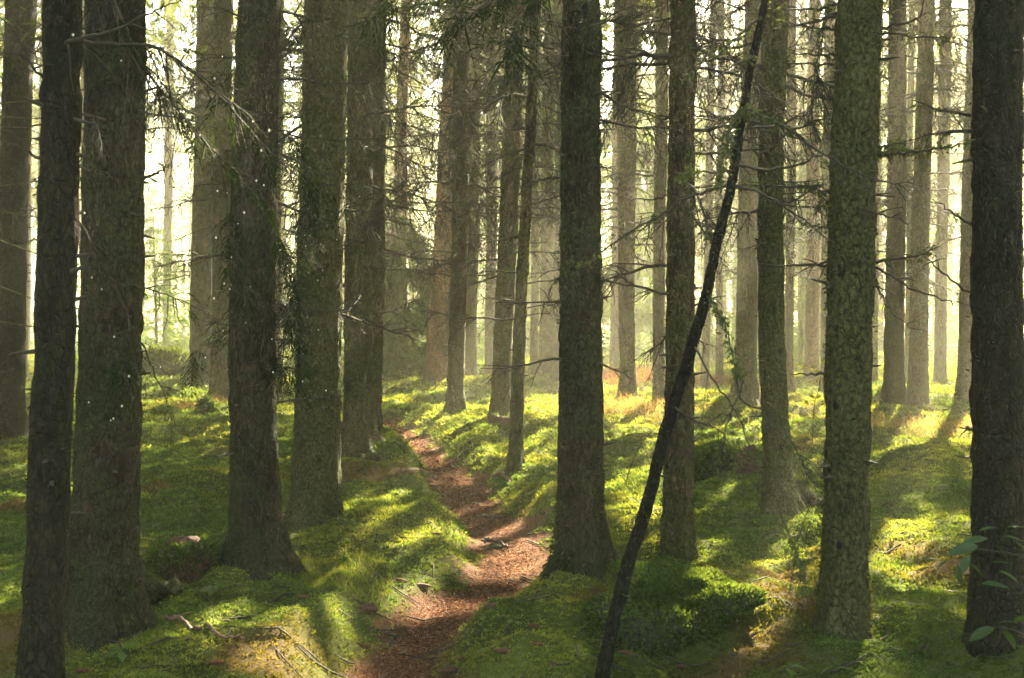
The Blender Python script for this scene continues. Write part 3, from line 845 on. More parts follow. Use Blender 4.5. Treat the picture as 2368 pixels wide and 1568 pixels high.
px_branch(G, 6.0, 5.7, [(1950, 68), (1900, 66), (1856, 60), (1791, 47)], .010, 8, .25, 2, 80)
px_branch(G, 6.0, 5.8, [(1950, 126), (1880, 127), (1771, 121)], .008, 8, .2, 1, 40)
px_branch(G, 6.0, 5.8, [(1950, 148), (1846, 148), (1766, 135)], .008, 8, .2, 1, 40)
px_branch(G, 5.9, 6.2, [(1945, 188), (1900, 190), (1830, 182)], .007, 8, .2, 1)
px_branch(G, 5.8, 5.3, [(1990, 600), (2030, 660), (2060, 720), (2110, 760)], .008, 8, .25, 2, 60)
px_branch(G, 6.0, 6.3, [(1920, 866), (1880, 865), (1828, 866)], .011, 0, .1)
px_branch(G, 6.0, 5.6, [(1915, 10), (1905, 60), (1890, 140), (1880, 230), (1878, 300)], .007, 26, .22, 2, 120, hang=.9, name="hanging_branch")
px_branch(G, 6.0, 5.7, [(1930, 435), (1905, 445), (1900, 470), (1885, 500)], .007, 20, .2, 2, 160, hang=.8)
B = "right_big"
px_branch(B, 5.7, 5.4, [(2275, 275), (2261, 272), (2176, 255), (2111, 232)], .013, 5, .12, 1, 40)
px_branch(B, 5.7, 5.4, [(2280, 690), (2231, 670), (2176, 625), (2138, 588)], .009, 6, .2, 1)
px_branch(B, 5.7, 5.4, [(2275, 532), (2221, 505), (2156, 460)], .010, 5, .12, 1)
px_branch(B, 5.7, 5.5, [(2265, 1003), (2240, 990), (2218, 987)], .012, 4, .08)
px_branch(B, 5.7, 5.4, [(2275, 1060), (2230, 1056), (2210, 1054)][0:3], .008, 3, .08)
px_branch(B, 5.7, 5.5, [(2270, 335), (2255, 350), (2248, 385)], .006, 12, .1)
# near left: long drooping branches of the slim trunk and the thick one
SN = "slim_near"
px_branch(SN, 4.6, 4.3, [(140, 105), (175, 90), (260, 70), (350, 30), (420, 0)], .010, 6, .2)
px_branch(SN, 4.6, 5.6, [(140, 88), (240, 102), (350, 108), (415, 145), (500, 215), (585, 310), (645, 370), (715, 425), (790, 460)], .010, 16, .26, 2, 0, 60, hang=.8, nl=.12)
px_branch(SN, 4.6, 5.5, [(150, -160), (230, -60), (300, 90), (350, 180), (415, 255), (475, 330), (550, 405), (610, 485), (645, 590)], .009, 18, .3, 2, 0, 90, hang=.9, nl=.12)
px_branch(SN, 4.6, 5.1, [(150, 95), (200, 115), (250, 160), (300, 220), (356, 274)], .007, 5, .15)
px_branch(SN, 4.6, 5.5, [(130, 480), (175, 505), (225, 585), (265, 650), (350, 670), (440, 705), (520, 750)], .007, 10, .22, 2, 0, 14, hang=.7, nl=.1)
px_branch(SN, 5.0, 5.7, [(265, 650), (300, 750), (330, 800), (360, 870), (385, 924), (402, 1010)], .006, 8, .22, 2, hang=.6)
px_branch(SN, 4.6, 4.4, [(120, 375), (80, 362), (30, 310), (0, 300)], .009, 6, .2)
px_branch(SN, 4.6, 4.4, [(120, 180), (80, 160), (30, 70), (0, 40)], .009, 6, .2)
px_branch(SN, 4.6, 4.5, [(110, 550), (65, 557), (0, 568)], .007, 5, .15)
px_branch(SN, 4.6, 5.2, [(140, 360), (180, 385), (215, 398), (260, 410)], .007, 5, .12)
px_branch("big_left", 6.0, 5.6, [(310, 418), (340, 410), (370, 398), (385, 380)], .012, 4, .08, 1, 40)
DL = "dark_left"
px_branch(DL, 7.7, 7.0, [(600, 560), (580, 590), (570, 640), (566, 700)], .007, 22, .3, 2, 60, 78, hang=.9, nl=.14)
px_branch(DL, 7.7, 7.1, [(620, 520), (660, 580), (680, 660), (676, 740)], .007, 24, .3, 2, 60, 102, hang=.9, nl=.14)
px_branch(DL, 7.7, 7.0, [(560, 740), (520, 780), (470, 800), (430, 860)], .006, 10, .2, 2, 40, 36, hang=.9, nl=.12)
px_branch(DL, 7.7, 7.4, [(545, 1048), (500, 1055), (440, 1052)], .007, 4, .1)
px_branch(DL, 7.7, 7.4, [(640, 300), (690, 340), (720, 420), (725, 520)], .007, 18, .25, 2, 60, 90, hang=.9, nl=.14)
px_branch(DL, 7.7, 7.2, [(570, 820), (600, 800), (640, 830), (660, 870)], .006, 14, .2, 2, 40, 90, hang=.9, nl=.14)
px_branch(DL, 7.7, 6.9, [(600, 430), (560, 470), (540, 540), (535, 620)], .007, 20, .3, 2, 40, 70, hang=.9, nl=.14)
px_branch(DL, 7.7, 7.0, [(620, 690), (660, 720), (690, 780), (700, 850)], .007, 20, .3, 2, 40, 80, hang=.9, nl=.14)
px_branch("rim_lit", 9.0, 8.2, [(740, 430), (710, 480), (700, 560), (705, 640)], .007, 20, .3, 2, 40, 70, hang=.9, nl=.15)
px_branch("rim_lit", 9.0, 8.2, [(745, 30), (690, 60), (640, 120), (560, 150), (480, 200)], .010, 14, .35, 2, 40, 60, hang=.7, nl=.16)
px_branch("big_left", 6.1, 5.6, [(260, 740), (300, 790), (290, 840), (270, 870)], .007, 16, .25, 2, 30, 50, hang=.8, nl=.12)
px_branch("centre", 7.2, 6.6, [(1310, -140), (1240, -60), (1170, -20), (1100, 25), (1030, 60)], .014, 12, .35, 2, 40, 90, hang=.5, nl=.2)
px_branch("centre", 7.2, 6.4, [(1310, -120), (1260, -40), (1215, 20), (1190, 80), (1180, 130)], .012, 12, .3, 2, 40, 70, hang=.7, nl=.2)
px_branch("centre", 7.2, 6.9, [(1310, -200), (1180, -110), (1060, -60), (930, -10), (850, 50)], .012, 12, .35, 2, 40, 80, hang=.5, nl=.2)
px_branch("centre", 7.2, 6.9, [(1300, 640), (1280, 655), (1262, 690)], .006, 20, .12, 2, 160, hang=.6)
px_branch("centre", 7.2, 6.9, [(1375, 250), (1395, 290), (1398, 360)], .006, 20, .12, 2, 200, hang=.6)
px_branch("rim_lit", 9.0, 8.5, [(790, 485), (850, 488), (880, 497)], .012, 8, .2, 2, 60)
px_branch("path_left", 14.3, 13.6, [(858, 455), (930, 468), (1040, 468), (1150, 470)], .016, 5, .3, 1)
px_branch("path_left", 14.3, 13.6, [(850, 285), (920, 285), (1000, 310), (1080, 330), (1170, 328)], .016, 6, .4, 2)
px_branch("path_left", 14.3, 13.8, [(850, 375), (900, 370), (945, 350)], .012, 6, .3, 2)
px_branch("pair_front", 11.9, 11.4, [(1225, 220), (1260, 300), (1290, 360), (1302, 390)], .010, 8, .2, 1)
px_branch("clear_a", 18.5, 17.8, [(1075, 305), (1090, 360), (1080, 400), (1070, 420)], .01, 20, .5, 2, 0, 60, nl=.3)
px_branch("crossed", 7.7, 7.4, [(1545, 135), (1500, 130), (1437, 118)], .008, 4, .1)
px_branch("crossed", 7.7, 7.4, [(1545, 455), (1500, 460), (1430, 455)], .008, 4, .1)

# drops of dew on those twigs, coloured white in place of sun glints
acc = Acc()
t_ = np.arange(6) / 6 * 2 * math.pi
for c_ in DROPS:
    for _ in range(10):
        k = rng.integers(2, len(c_)); q = c_[k] + rng.normal(0, 0.09, 3) - np.array([0, 0, abs(rng.normal(0, 0.12))]); r_ = rng.uniform(0.0035, 0.006)
        zz = np.array([-1, -0.6, 0.2, 0.8, 1.3])
        acc.add(*tube(q + np.stack([0 * zz, 0 * zz, zz * r_], -1), r_ * np.array([0.1, .8, 1, .6, .05]), 6))
md, nt, out = mat("dew")
s_ = N(nt, "ShaderNodeBsdfPrincipled", Roughness=0.05); s_.inputs["Base Color"].default_value = (0.9, 0.88, 0.8, 1)
tr_ = N(nt, "ShaderNodeBsdfTranslucent"); tr_.inputs[0].default_value = (0.95, 0.93, 0.85, 1)
x_ = N(nt, "ShaderNodeMixShader"); x_.inputs[0].default_value = 0.5
nt.links.new(s_.outputs[0], x_.inputs[1]); nt.links.new(tr_.outputs[0], x_.inputs[2]); nt.links.new(x_.outputs[0], out.inputs[0])
tag(link("dew_drops", acc.mesh("dew_drops", md, True)), "tiny drops of dew, painted white for their glints, on the drooping twigs at the left", "dew drops", kind="stuff")

# ------------------------------------------------------------------ leaning dead pole
o = at(1393, 1568, 5.05)
pts = [at(1384, 1610, 5.05), at(1393, 1568, 5.05), at(1430, 1400, 5.08), at(1460, 1290, 5.1), at(1494, 1180, 5.15), at(1538, 1000, 5.2), at(1588, 850, 5.25), at(1630, 700, 5.3), at(1658, 560, 5.35),
       at(1692, 430, 5.4), at(1712, 310, 5.45), at(1730, 200, 5.5), at(1772, 0, 5.55), at(1800, -120, 5.6)]
c = smooth_curve(pts, 140)
rg = np.random.default_rng(5)
c[1:-1] += np.cumsum(rg.normal(0, 0.0012, (138, 3)), 0) * 0.6
rr = np.interp(np.linspace(0, 1, 140), [0, .3, .7, 1], [0.034, 0.030, 0.023, 0.016])
v, f = tube(c, rr, 16)
v += (vnoise(v[:, 0] * 60, v[:, 1] * 60, v[:, 2] * 22, 9) * 0.005)[:, None] * nrm(v - np.repeat(c, 16, 0))
base = np.array([c[0][0], c[0][1], float(height(c[0][0], c[0][1]))])
e = tag(empty("leaning_dead_tree", base), "thin dead leaning tree crossing in front of the trunks, moss and lichen on its branches", "dead tree")
link("trunk", mesh_from("trunk", v - base, f, M_BARKN, None, True), e)
TREES["pole"] = (e, base, 5.3, None)
vv, ff, _ = lichen_on(c[10:], 900, 0.02, rg, 0.022)
tag(link("lichen", mesh_from("lichen", vv - base, ff, M_LICHEN), e), kind="stuff")
K = "pole"
px_branch(K, 5.4, 5.1, [(1722, 255), (1736, 258), (1826, 300), (1926, 370), (2026, 415), (2111, 425)], .010, 8, .18, 2, 520)
px_branch(K, 5.4, 5.1, [(1690, 432), (1751, 442), (1826, 485), (1931, 565)], .009, 5, .18, 1, 160)
px_branch(K, 5.4, 5.1, [(1700, 380), (1776, 392), (1846, 380), (1896, 360), (1946, 350)], .009, 8, .18, 2, 320)
px_branch(K, 5.4, 5.6, [(1690, 425), (1640, 440), (1576, 460), (1542, 490), (1437, 550), (1357, 605), (1292, 625), (1217, 635)], .009, 5, .16, 1, 200)
px_branch(K, 5.4, 5.0, [(1715, 260), (1690, 290), (1676, 350), (1660, 430)], .007, 9, .16, 1, 320)
px_branch(K, 5.4, 5.2, [(1650, 560), (1600, 500), (1560, 460), (1545, 470)][0:3], .006, 6, .16, 1, 100)
px_branch(K, 5.3, 4.9, [(1640, 680), (1666, 730), (1683, 770), (1700, 850), (1710, 870)], .007, 8, .15, 2, 220)
px_branch(K, 5.5, 5.2, [(1745, 130), (1700, 150), (1650, 180), (1590, 170)], .007, 7, .2, 2, 160)
px_branch(K, 5.5, 5.3, [(1760, 40), (1700, 90), (1650, 120), (1600, 160)], .007, 7, .2, 2, 80)
px_branch(K, 5.4, 5.2, [(1700, 395), (1640, 400), (1600, 400), (1560, 420)], .007, 7, .15, 2, 180)
px_branch(K, 5.25, 4.9, [(1605, 800), (1650, 880), (1700, 950), (1740, 1050), (1770, 1120)], .006, 11, .22, 2, 60, hang=.6)
px_branch(K, 5.25, 4.8, [(1700, 860), (1720, 930), (1790, 960), (1850, 1060), (1880, 1180)], .006, 12, .22, 2, 160, hang=.7)
px_branch(K, 5.2, 4.9, [(1560, 940), (1620, 980), (1670, 1000), (1720, 1100)], .006, 10, .25, 2, 0, hang=.8)
px_branch(K, 5.2, 4.9, [(1720, 880), (1690, 960), (1670, 1020), (1650, 1080)], .005, 10, .2, 2, 100, hang=.8)
px_branch(K, 5.2, 4.8, [(1800, 1180), (1830, 1250), (1850, 1310), (1858, 1370)], .004, 24, .14, 2, 220, hang=.9, name="hanging_branch")

# ------------------------------------------------------------------ young spruces in the clearing
def young_spruce(px, py, d, H, R, n, label, warm=0.4, z0=0.4):
    o = at(px, py, d); o[2] = float(height(o[0], o[1], False))
    e = tag(empty("young_spruce", o), label, "young spruce", "young spruces beyond the clearing")
    acc = Acc(); zz = np.linspace(-0.2, H, 12)
    acc.add(*tube(np.stack([0.03 * np.sin(zz), 0 * zz, zz], -1), np.interp(zz, [0, H], [0.07, 0.01]), 8)); link("trunk", acc.mesh("trunk", M_BARK, True), e)
    z = H * rng.beta(1.1, 1.35, n); z = np.maximum(z, z0)
    wh = np.round(z / 0.35) * 0.35; ang = (hash3(np.round(z / 0.35), rng.integers(0, 6, n).astype(float), np.full(n, px), 8) + 1) * math.pi + rng.normal(0, 0.2, n)
    rad = R * np.clip(1 - z / H, 0.03, 1) ** 0.75; q = rng.uniform(0.1, 1, n) ** 0.6
    P = np.stack([rad * q * np.cos(ang), rad * q * np.sin(ang), wh - rad * 0.3 * q ** 1.2 + rng.normal(0, 0.05, n)], -1)
    dd = np.stack([np.cos(ang), np.sin(ang), np.full(n, -0.5)], -1) + rng.normal(0, 0.4, (n, 3))
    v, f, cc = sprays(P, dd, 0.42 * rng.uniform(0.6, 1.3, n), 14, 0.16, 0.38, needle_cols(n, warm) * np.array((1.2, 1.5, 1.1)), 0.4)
    link("crown", mesh_from("crown", v, f, M_NEEDLE, cc), e)


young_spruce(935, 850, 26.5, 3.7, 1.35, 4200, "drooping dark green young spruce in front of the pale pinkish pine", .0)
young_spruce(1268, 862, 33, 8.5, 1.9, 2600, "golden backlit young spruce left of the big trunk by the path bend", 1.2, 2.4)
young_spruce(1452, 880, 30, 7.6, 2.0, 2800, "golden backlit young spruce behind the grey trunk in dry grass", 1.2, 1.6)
young_spruce(1025, 860, 36, 3.2, 1.5, 1100, "low green young spruce seen left of the broad pine's foot", .6)
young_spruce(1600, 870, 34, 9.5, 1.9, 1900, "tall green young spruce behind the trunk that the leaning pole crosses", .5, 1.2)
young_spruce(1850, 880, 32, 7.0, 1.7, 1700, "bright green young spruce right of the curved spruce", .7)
young_spruce(360, 850, 38, 5.0, 1.8, 900, "pale green young spruce in the bright haze above the left slope", .9)

# ------------------------------------------------------------------ the far wood and the wood at either side, plus unseen trees added for shade: one mass
def wood():
    tr, cs = Acc(), []
    nt_ = 0
    for _ in range(2400):
        if nt_ >= 590: break
        if nt_ < 490:
            a = rng.uniform(-1.05, 1.05); d = 13 + 102 * rng.uniform() ** 1.5 if abs(a) > 0.436 else rng.uniform(37, 115)
        elif nt_ < 525:
            a = rng.uniform(0.436, 0.62); d = rng.uniform(11, 46)  # more unseen trees right of the frame, added to shade the near haze
        else:
            a = rng.uniform(1.0, 5.28); d = rng.uniform(6, 32)  # unseen trees behind the camera, added to block sky light on trunk fronts
        x, y = d * math.sin(a), d * math.cos(a)
        px, _ = proj(x, y, 1.0); px = float(px)
        if a < 1.1 and abs(a) < 0.434 and (300 < px < 450 or 880 < px < 1050 or 1390 < px < 1420) and d < 62: continue
        if abs(a) < 0.434 and d < 60 and rng.uniform() < 0.35: continue
        nt_ += 1
        h = float(height(x, y, False)); H = rng.uniform(16, 22); r0 = rng.uniform(0.12, 0.24)
        zz = np.array([-0.3, 0, 0.3, 2, 5, 9, 14, H]); lean = rng.normal(0, 0.012, 2)
        P = np.stack([x + lean[0] * zz, y + lean[1] * zz, h + zz], -1)
        tr.add(*tube(P, r0 * np.array([1.3, 1.2, 1.02, 1, .88, .72, .45, .05]), 10))
        for k in range(10):
            z = rng.uniform(1.5, 9); an = rng.uniform(0, 6.28); L = rng.uniform(0.5, 1.6)
            tr.add(*tube(np.array([x, y, h + z]) + np.array([math.cos(an), math.sin(an), rng.uniform(-.3, .1)]) * L * np.linspace(0, 1, 3)[:, None], [0.014, 0.01, 0.004], 3))
        side = abs(a) > 0.434
        cs += crown_sprays(x, y, rng.uniform(5.5, 8.5) if side else rng.uniform(0.6, 5.0), H, rng.uniform(2.2, 3.0), 0 if side else (620 if d < 62 else 220), 420 if side else (760 if d < 70 else 380), warm=1.2, Ll=0.95 if d < 75 else 1.4, Lh=1.0 if d < 60 else 1.3)
    o = link("distant_wood", tr.mesh("distant_wood", M_BARK, True))
    tag(o, "hazy mass of spruce trunks and crowns filling the distance and both sides, with unseen trees added to block light", "wood", kind="stuff")
    c = link("foliage", join_sprays(cs, (0, 0, 0)), o); tag(c, kind="stuff")


wood()

# undergrowth behind the clearing
n = 15000
a = rng.uniform(-0.5, 0.5, n); d = rng.uniform(33, 75, n); x, y = d * np.sin(a), d * np.cos(a)
dens = vnoise(x * 0.35, y * 0.35, None, 55); kp = dens + rng.normal(0, 0.25, n) > -0.1; x, y, dens = x[kp], y[kp], dens[kp]; n = len(x)
P = np.stack([x, y, height(x, y) + rng.uniform(0, 1, n) ** 1.3 * (1.0 + 5.0 * np.clip(dens + 0.3, 0, 1) ** 1.5)], -1)
dd = rng.normal(size=(n, 3)); dd[:, 2] = np.abs(dd[:, 2]) * 0.5
v, f, cc = sprays(P, dd, rng.uniform(0.35, 0.8, n), 9, 0.28, 0.4, np.array((0.085, 0.15, 0.03)) * rng.uniform(0.6, 1.4, (n, 1)), 0.2)
tag(link("undergrowth", mesh_from("undergrowth", v, f, M_NEEDLE, cc)), "light green bushy undergrowth behind the clearing", "undergrowth", kind="stuff")

# ------------------------------------------------------------------ stumps, boulders, roots
def blob(name, px, py, rx, ry, rz, label, cat, mtl, seed, moss=900, top=None, flat=False, sink=0.1, n1=0.38, mc=(0.085, 0.13, 0.036), group=None):
    o = hit(px, py); o[1] += ry * 0.6; o[2] = float(height(o[0], o[1], False))
    nu, nv = 44, 26
    U, Vv = np.meshgrid(np.arange(nu) / nu * 2 * math.pi, np.linspace(-0.35, 1, nv) * math.pi / 2, indexing='xy')
    pw = 0.35 if flat else 0.85
    cx_, cz_ = np.cos(Vv) ** pw if flat else np.cos(Vv), np.sin(Vv)
    if flat: cz_ = np.sign(cz_) * np.abs(cz_) ** 0.75
    p = np.stack([cx_ * np.cos(U), cx_ * np.sin(U), cz_], -1)
    k = 1 + n1 * vnoise(p[..., 0] * 1.7 + seed, p[..., 1] * 1.7, p[..., 2] * 1.7, seed) + 0.08 * vnoise(p[..., 0] * 6 + seed, p[..., 1] * 6, p[..., 2] * 6, seed + 1)
    v = (p * k[..., None] * np.array([rx, ry, rz])).reshape(-1, 3); v[:, 2] -= sink * rz
    i = np.arange(nv - 1)[:, None] * nu + np.arange(nu)[None]; j = np.arange(nv - 1)[:, None] * nu + (np.arange(nu)[None] + 1) % nu
    f = np.stack([i, j, j + nu, i + nu], -1).reshape(-1, 4)
    e = tag(empty(name, o), label, cat, group)
    link("body", mesh_from("body", v, f, mtl, None, True), e)
    if moss:
        q = v.reshape(nv, nu, 3)
        a_, b_ = rng.integers(2, nv - 1, moss), rng.integers(0, nu, moss)
        s, t = rng.uniform(0, 1, (moss, 1)), rng.uniform(0, 1, (moss, 1))
        P = q[a_, b_] * (1 - s) * (1 - t) + q[a_ - 1, b_] * s * (1 - t) + q[a_, (b_ + 1) % nu] * (1 - s) * t + q[a_ - 1, (b_ + 1) % nu] * s * t
        if top is not None: P = P[P[:, 2] < top * rz + 0.05 * rng.normal(size=len(P)) * rz]
        dd = nrm(P / np.array([rx, ry, rz])) + rng.normal(0, 0.6, P.shape); dd[:, 2] += 0.3
        sz = 0.0042 * o[1] * rng.uniform(0.7, 1.5, len(P))
        vv, ff, cc = blades(P, dd, sz * 1.0, sz * 0.32, np.array(mc) * rng.uniform(0.5, 1.5, (len(P), 1)))
        tag(link("moss_cover", mesh_from("moss_cover", vv, ff, M_MOSS, cc), e), kind="stuff")
    return e, o


blob("mossy_stump", 420, 1345, 0.23, 0.2, 0.23, "low mossy stump with a rusty crumbling top left of the dark trunk", "stump", M_WOOD, 3, 6500, 0.8, True, n1=0.16)
blob("boulder", 1615, 1465, 0.40, 0.36, 0.2, "large dark mossy boulder beside the foot of the leaning dead tree", "boulder", M_STONE, 6, 34000, mc=(0.085, 0.13, 0.036), n1=0.62)
blob("boulder", 1665, 1100, 0.24, 0.22, 0.24, "dark mossy boulder beside the rotten stump behind hanging twigs", "boulder", M_STONE, 9, 9000)
blob("rotten_stump", 1733, 1098, 0.13, 0.13, 0.27, "rotten brown stump at the left of the curved spruce", "stump", M_WOOD, 12, 500, 0.75, True, n1=0.15)
blob("boulder", 385, 872, 0.5, 0.45, 0.42, "mossy rock on the crest of the left slope", "boulder", M_STONE, 15, 1500)
blob("mossy_stump", 478, 957, 0.12, 0.12, 0.13, "small square mossy stump on the left slope", "stump", M_WOOD, 17, 700)
blob("earth_clod", 1160, 985, 0.2, 0.15, 0.13, "clod of dark brown earth at the foot of the paired spruces", "earth clod", M_WOOD, 19, 60)
blob("stone", 1150, 1268, 0.075, 0.05, 0.035, "flat dark stone lying across the path bend", "stone", M_STONE, 23, 60, 0.3)
blob("bark_chunk", 842, 1412, 0.07, 0.03, 0.035, "dark bark chunk at the left edge of the path", "bark chunk", M_WOOD, 25, 0)
blob("bark_chunk", 1137, 1411, 0.035, 0.03, 0.035, "dark lump of bark in the moss right of the path", "bark chunk", M_WOOD, 27, 0)


def ground_tube(name, pts, r0, label, cat, mtl, lift=0.0, group=None, taper=0.4, dens=0):
    w = [hit(a, b) for a, b in pts]
    c = smooth_curve(w, 8 * len(pts)); c[:, 2] = height(c[:, 0], c[:, 1], False) + lift
    rg = np.random.default_rng(abs(int(pts[0][0]))); c += rg.normal(0, r0 * 0.25, c.shape)
    acc = Acc(); acc.add(*tube(c, r0 * np.interp(np.linspace(0, 1, len(c)), [0, 0.15, 1], [0.5, 1, taper]), 9))
    if dens: add_twigs(acc, c, r0 * 0.6, dens, 0.12, rg, 1, -0.1)
    tag(link(name, acc.mesh(name, mtl, True, c[0]), None, c[0]), label, cat, group)


ground_tube("fallen_branch", [(378, 1442), (430, 1455), (490, 1468), (570, 1492)], .014, "reddish fallen branch lying in the moss at lower left", "branch", M_ROOT, .03, dens=5)
ground_tube("root", [(930, 1092), (960, 1092), (990, 1098), (1012, 1112)], .03, "exposed root along the left of the path before the mossy hump", "root", M_ROOT, .015)
ground_tube("root", [(1115, 1262), (1140, 1260), (1160, 1266), (1175, 1278)], .018, "short curved root arching out of the path bend", "root", M_ROOT, .035)
ground_tube("root", [(1100, 1200), (1130, 1197), (1160, 1200)], .02, "root running across the path above the bend", "root", M_ROOT, .012)
ground_tube("root", [(1140, 1104), (1170, 1106), (1180, 1122)], .02, "thin root crossing toward the slender paired spruce", "root", M_ROOT, .015)
ground_tube("root", [(1840, 1130), (1858, 1152), (1880, 1168), (1902, 1178)], .055, "sunlit mossy root running right from the curved spruce", "root", M_BARKG, .03)
ground_tube("root", [(290, 1330), (312, 1370), (350, 1395), (410, 1392)], .075, "mossy root curling right from the thick brown trunk", "root", M_BARKG, .05)
ground_tube("root", [(800, 1010), (815, 1040), (840, 1065), (865, 1070)], .075, "mossy root below the spruce on the knoll", "root", M_BARKG, .03)
ground_tube("twig", [(990, 1132), (1010, 1140), (1025, 1155), (1037, 1176)], .006, "bent pale twig on the left edge of the path", "twig", M_ROOT, .05)
ground_tube("twig", [(1035, 1501), (1060, 1490)], .006, "pale broken twig lying at the right of the near path", "twig", M_ROOT, .012)
ground_tube("twig", [(880, 1462), (940, 1460)], .005, "thin grey stick lying across the near path", "twig", M_TWIG, .012)
ground_tube("wood_chip", [(2003, 1420), (2012, 1432), (2030, 1440)], .014, "pale wood chip at the foot of the greenish spruce", "wood chip", plain_mat("pale_wood", (0.2, 0.15, 0.1), (0.4, 0.32, 0.22), 30), .02, taper=.6)

# small scattered bark crumbs, sticks: one mass
n = 420
pxs, pys = rng.uniform(60, 2330, n), 860 + 720 * rng.uniform(0, 1, n) ** 0.8
acc = Acc()
for a_, b_ in zip(pxs, pys):
    x, y = g0(a_, b_); an = rng.uniform(0, 6.28); L = rng.uniform(0.03, 0.14) * (1 + y * 0.04); dv = np.array([math.cos(an), math.sin(an)])
    t = np.linspace(-1, 1, 4)[:, None]; q = np.array([x, y]) + dv * L * t + rng.normal(0, 0.1 * L, (4, 2))
    acc.add(*tube(np.column_stack([q, height(q[:, 0], q[:, 1]) + 0.012]), np.array([0.5, 1, .9, .4]) * rng.uniform(0.002, 0.006) * (1 + y * 0.03), 4))
tag(link("twig_litter", acc.mesh("twig_litter", M_TWIG, True)), "small broken twigs littering the moss", "twig litter", kind="stuff")

# ------------------------------------------------------------------ cones
nu, nv = 16, 22
U, T = np.meshgrid(np.arange(nu) / nu * 2 * math.pi, np.linspace(0, 1, nv), indexing='xy')
R = 0.013 * np.sin(np.clip(T * 0.93 + 0.05, 0, 1) * math.pi) ** 0.6 * (1 + 0.16 * np.cos(U * 5 + T * 26) * np.cos(U * 3 - T * 34))
v = np.stack([R * np.cos(U), R * np.sin(U), (T - 0.5) * 0.10], -1).reshape(-1, 3)
i = np.arange(nv - 1)[:, None] * nu + np.arange(nu)[None]; j = np.arange(nv - 1)[:, None] * nu + (np.arange(nu)[None] + 1) % nu
cone_me = mesh_from("spruce_cone", v, np.stack([i, j, j + nu, i + nu], -1).reshape(-1, 4), M_CONE, None, True)
for px, py, rot, s, lab in [
        (421, 1330, 1.2, 1.0, "reddish cone leaning upright against the mossy stump"), (707, 1386, 0.5, 1.0, "cone in shaded moss right of the dark trunk's foot"),
        (200, 1552, 0.2, 1.0, "cone in brown litter at the bottom left by the slim trunk"), (834, 1500, -0.4, 1.1, "cone on the sunlit left side of the near path"),
        (977, 1361, 0.1, 1.1, "large rounded cone in the middle of the path below the bend"), (926, 1350, -0.3, 1.0, "cone at the grassy left verge of the path below the bend"),
        (1234, 1456, -0.5, .8, "cone nestled in deep moss right of the path"),
        (1244, 1492, 0.2, .8, "orange cone in moss below the seedling"), (1170, 1514, 0.12, 1.2, "long pale cone lying flat in moss near the bottom"),
        (1070, 1524, 1.0, .8, "stubby cone at the right edge of the near path"), (1447, 1516, -0.6, .8, "cone in moss right of the leaning tree's foot"),
        (1287, 1537, -0.3, .8, "cone in moss left of the leaning tree's foot"), (1040, 1555, 0.1, 1.1, "cone at the very bottom of the path"),
        (500, 1545, 0.4, .8, "cone in moss among yellow sunlit tips at bottom left"),
        (1580, 1545, 0.3, .7, "cone at the bottom below the large dark boulder"), (1010, 1240, 0.2, .8, "cone in the sunlit grass left of the path bend")]:
    o = hit(px, py)
    c = bpy.data.objects.new("spruce_cone", cone_me); COL.objects.link(c)
    c.location = (o[0], o[1], float(height(o[0], o[1])) + 0.005 * s)
    c.rotation_euler = (math.pi / 2 + (0.9 if rot == 1.2 else 0.08), 0, rot + math.pi / 2); c.scale = (s, s, s)
    tag(c, lab, "cone", "spruce cones on the ground")

# ------------------------------------------------------------------ broad-leaved seedlings and twigs
def leaf_mesh(base, d, up, L, w, mtl_i=0, lobes=0):
    """one leaf: folded along the midrib, real outline; returns verts, quad faces"""
    d = d / np.linalg.norm(d); s = np.cross(d, up); s /= np.linalg.norm(s) + 1e-9; nn = np.cross(s, d)
    t = np.linspace(0, 1, 9)
    half = w * 0.5 * np.sin(np.clip(t, 0, 1) * math.pi) ** 0.75 * (1 - 0.25 * t)
    if lobes: half = half * (1 + 0.35 * np.cos(t * math.pi * 2 * lobes))
    half[0] = 0.0012; half[-1] = 0.0008
    mid = base + d * (L * t)[:, None] - nn * (0.18 * L * t ** 2)[:, None]
    l = mid - s * half[:, None] + nn * (half * 0.25)[:, None]; r_ = mid + s * half[:, None] + nn * (half * 0.25)[:, None]
    v = np.stack([l, mid, r_], 1).reshape(-1, 3); f = []
    for k in range(8):
        a = k * 3; f += [(a, a + 1, a + 4, a + 3), (a + 1, a + 2, a + 5, a + 4)]
    return v, np.array(f)


def leafy(name, label, cat, stem, leaves, mtl, r0=0.003, lobes=0):
    """stem: world points; leaves: (place, direction, length, width) -> each leaf its own mesh"""
    c = smooth_curve(stem, 6 * len(stem)); o = c[0]
    e = tag(empty(name, o), label, cat)
    acc = Acc(); acc.add(*tube(c, np.linspace(r0, r0 * 0.4, len(c)), 5)); link("stem", acc.mesh("stem", M_TWIG, True, o), e)
    for b_, d_, L, w in leaves:
        v, f = leaf_mesh(np.asarray(b_), np.asarray(d_, float), np.array([0.1 * rng.normal(), 0.1 * rng.normal(), 1.0]) + 0.35 * rng.normal(size=3) * np.array([1, 1, 0]), L, w, 0, lobes)
        link("leaf", mesh_from("leaf", v - o, f, mtl, None, True), e)
    return e


def seedling(px, py, h, k, L, label, lobes=2, lean=0.0, mtl=None):
    o = hit(px, py); st = [o, o + np.array([lean * 0.3, 0, h * 0.5]), o + np.array([lean, 0, h])]
    lv = []
    for q in range(k):
        an = q * 2.4 + px; z = h * (0.95 - 0.08 * (q % 3)); el = rng.uniform(-0.25, 0.25)
        lv.append((o + np.array([lean * z / h, 0, z]), (math.cos(an), math.sin(an), el), L * rng.uniform(0.7, 1.15), L * 0.5))
    leafy("seedling", label, "seedling", st, lv, mtl or M_LEAF, 0.002, lobes)


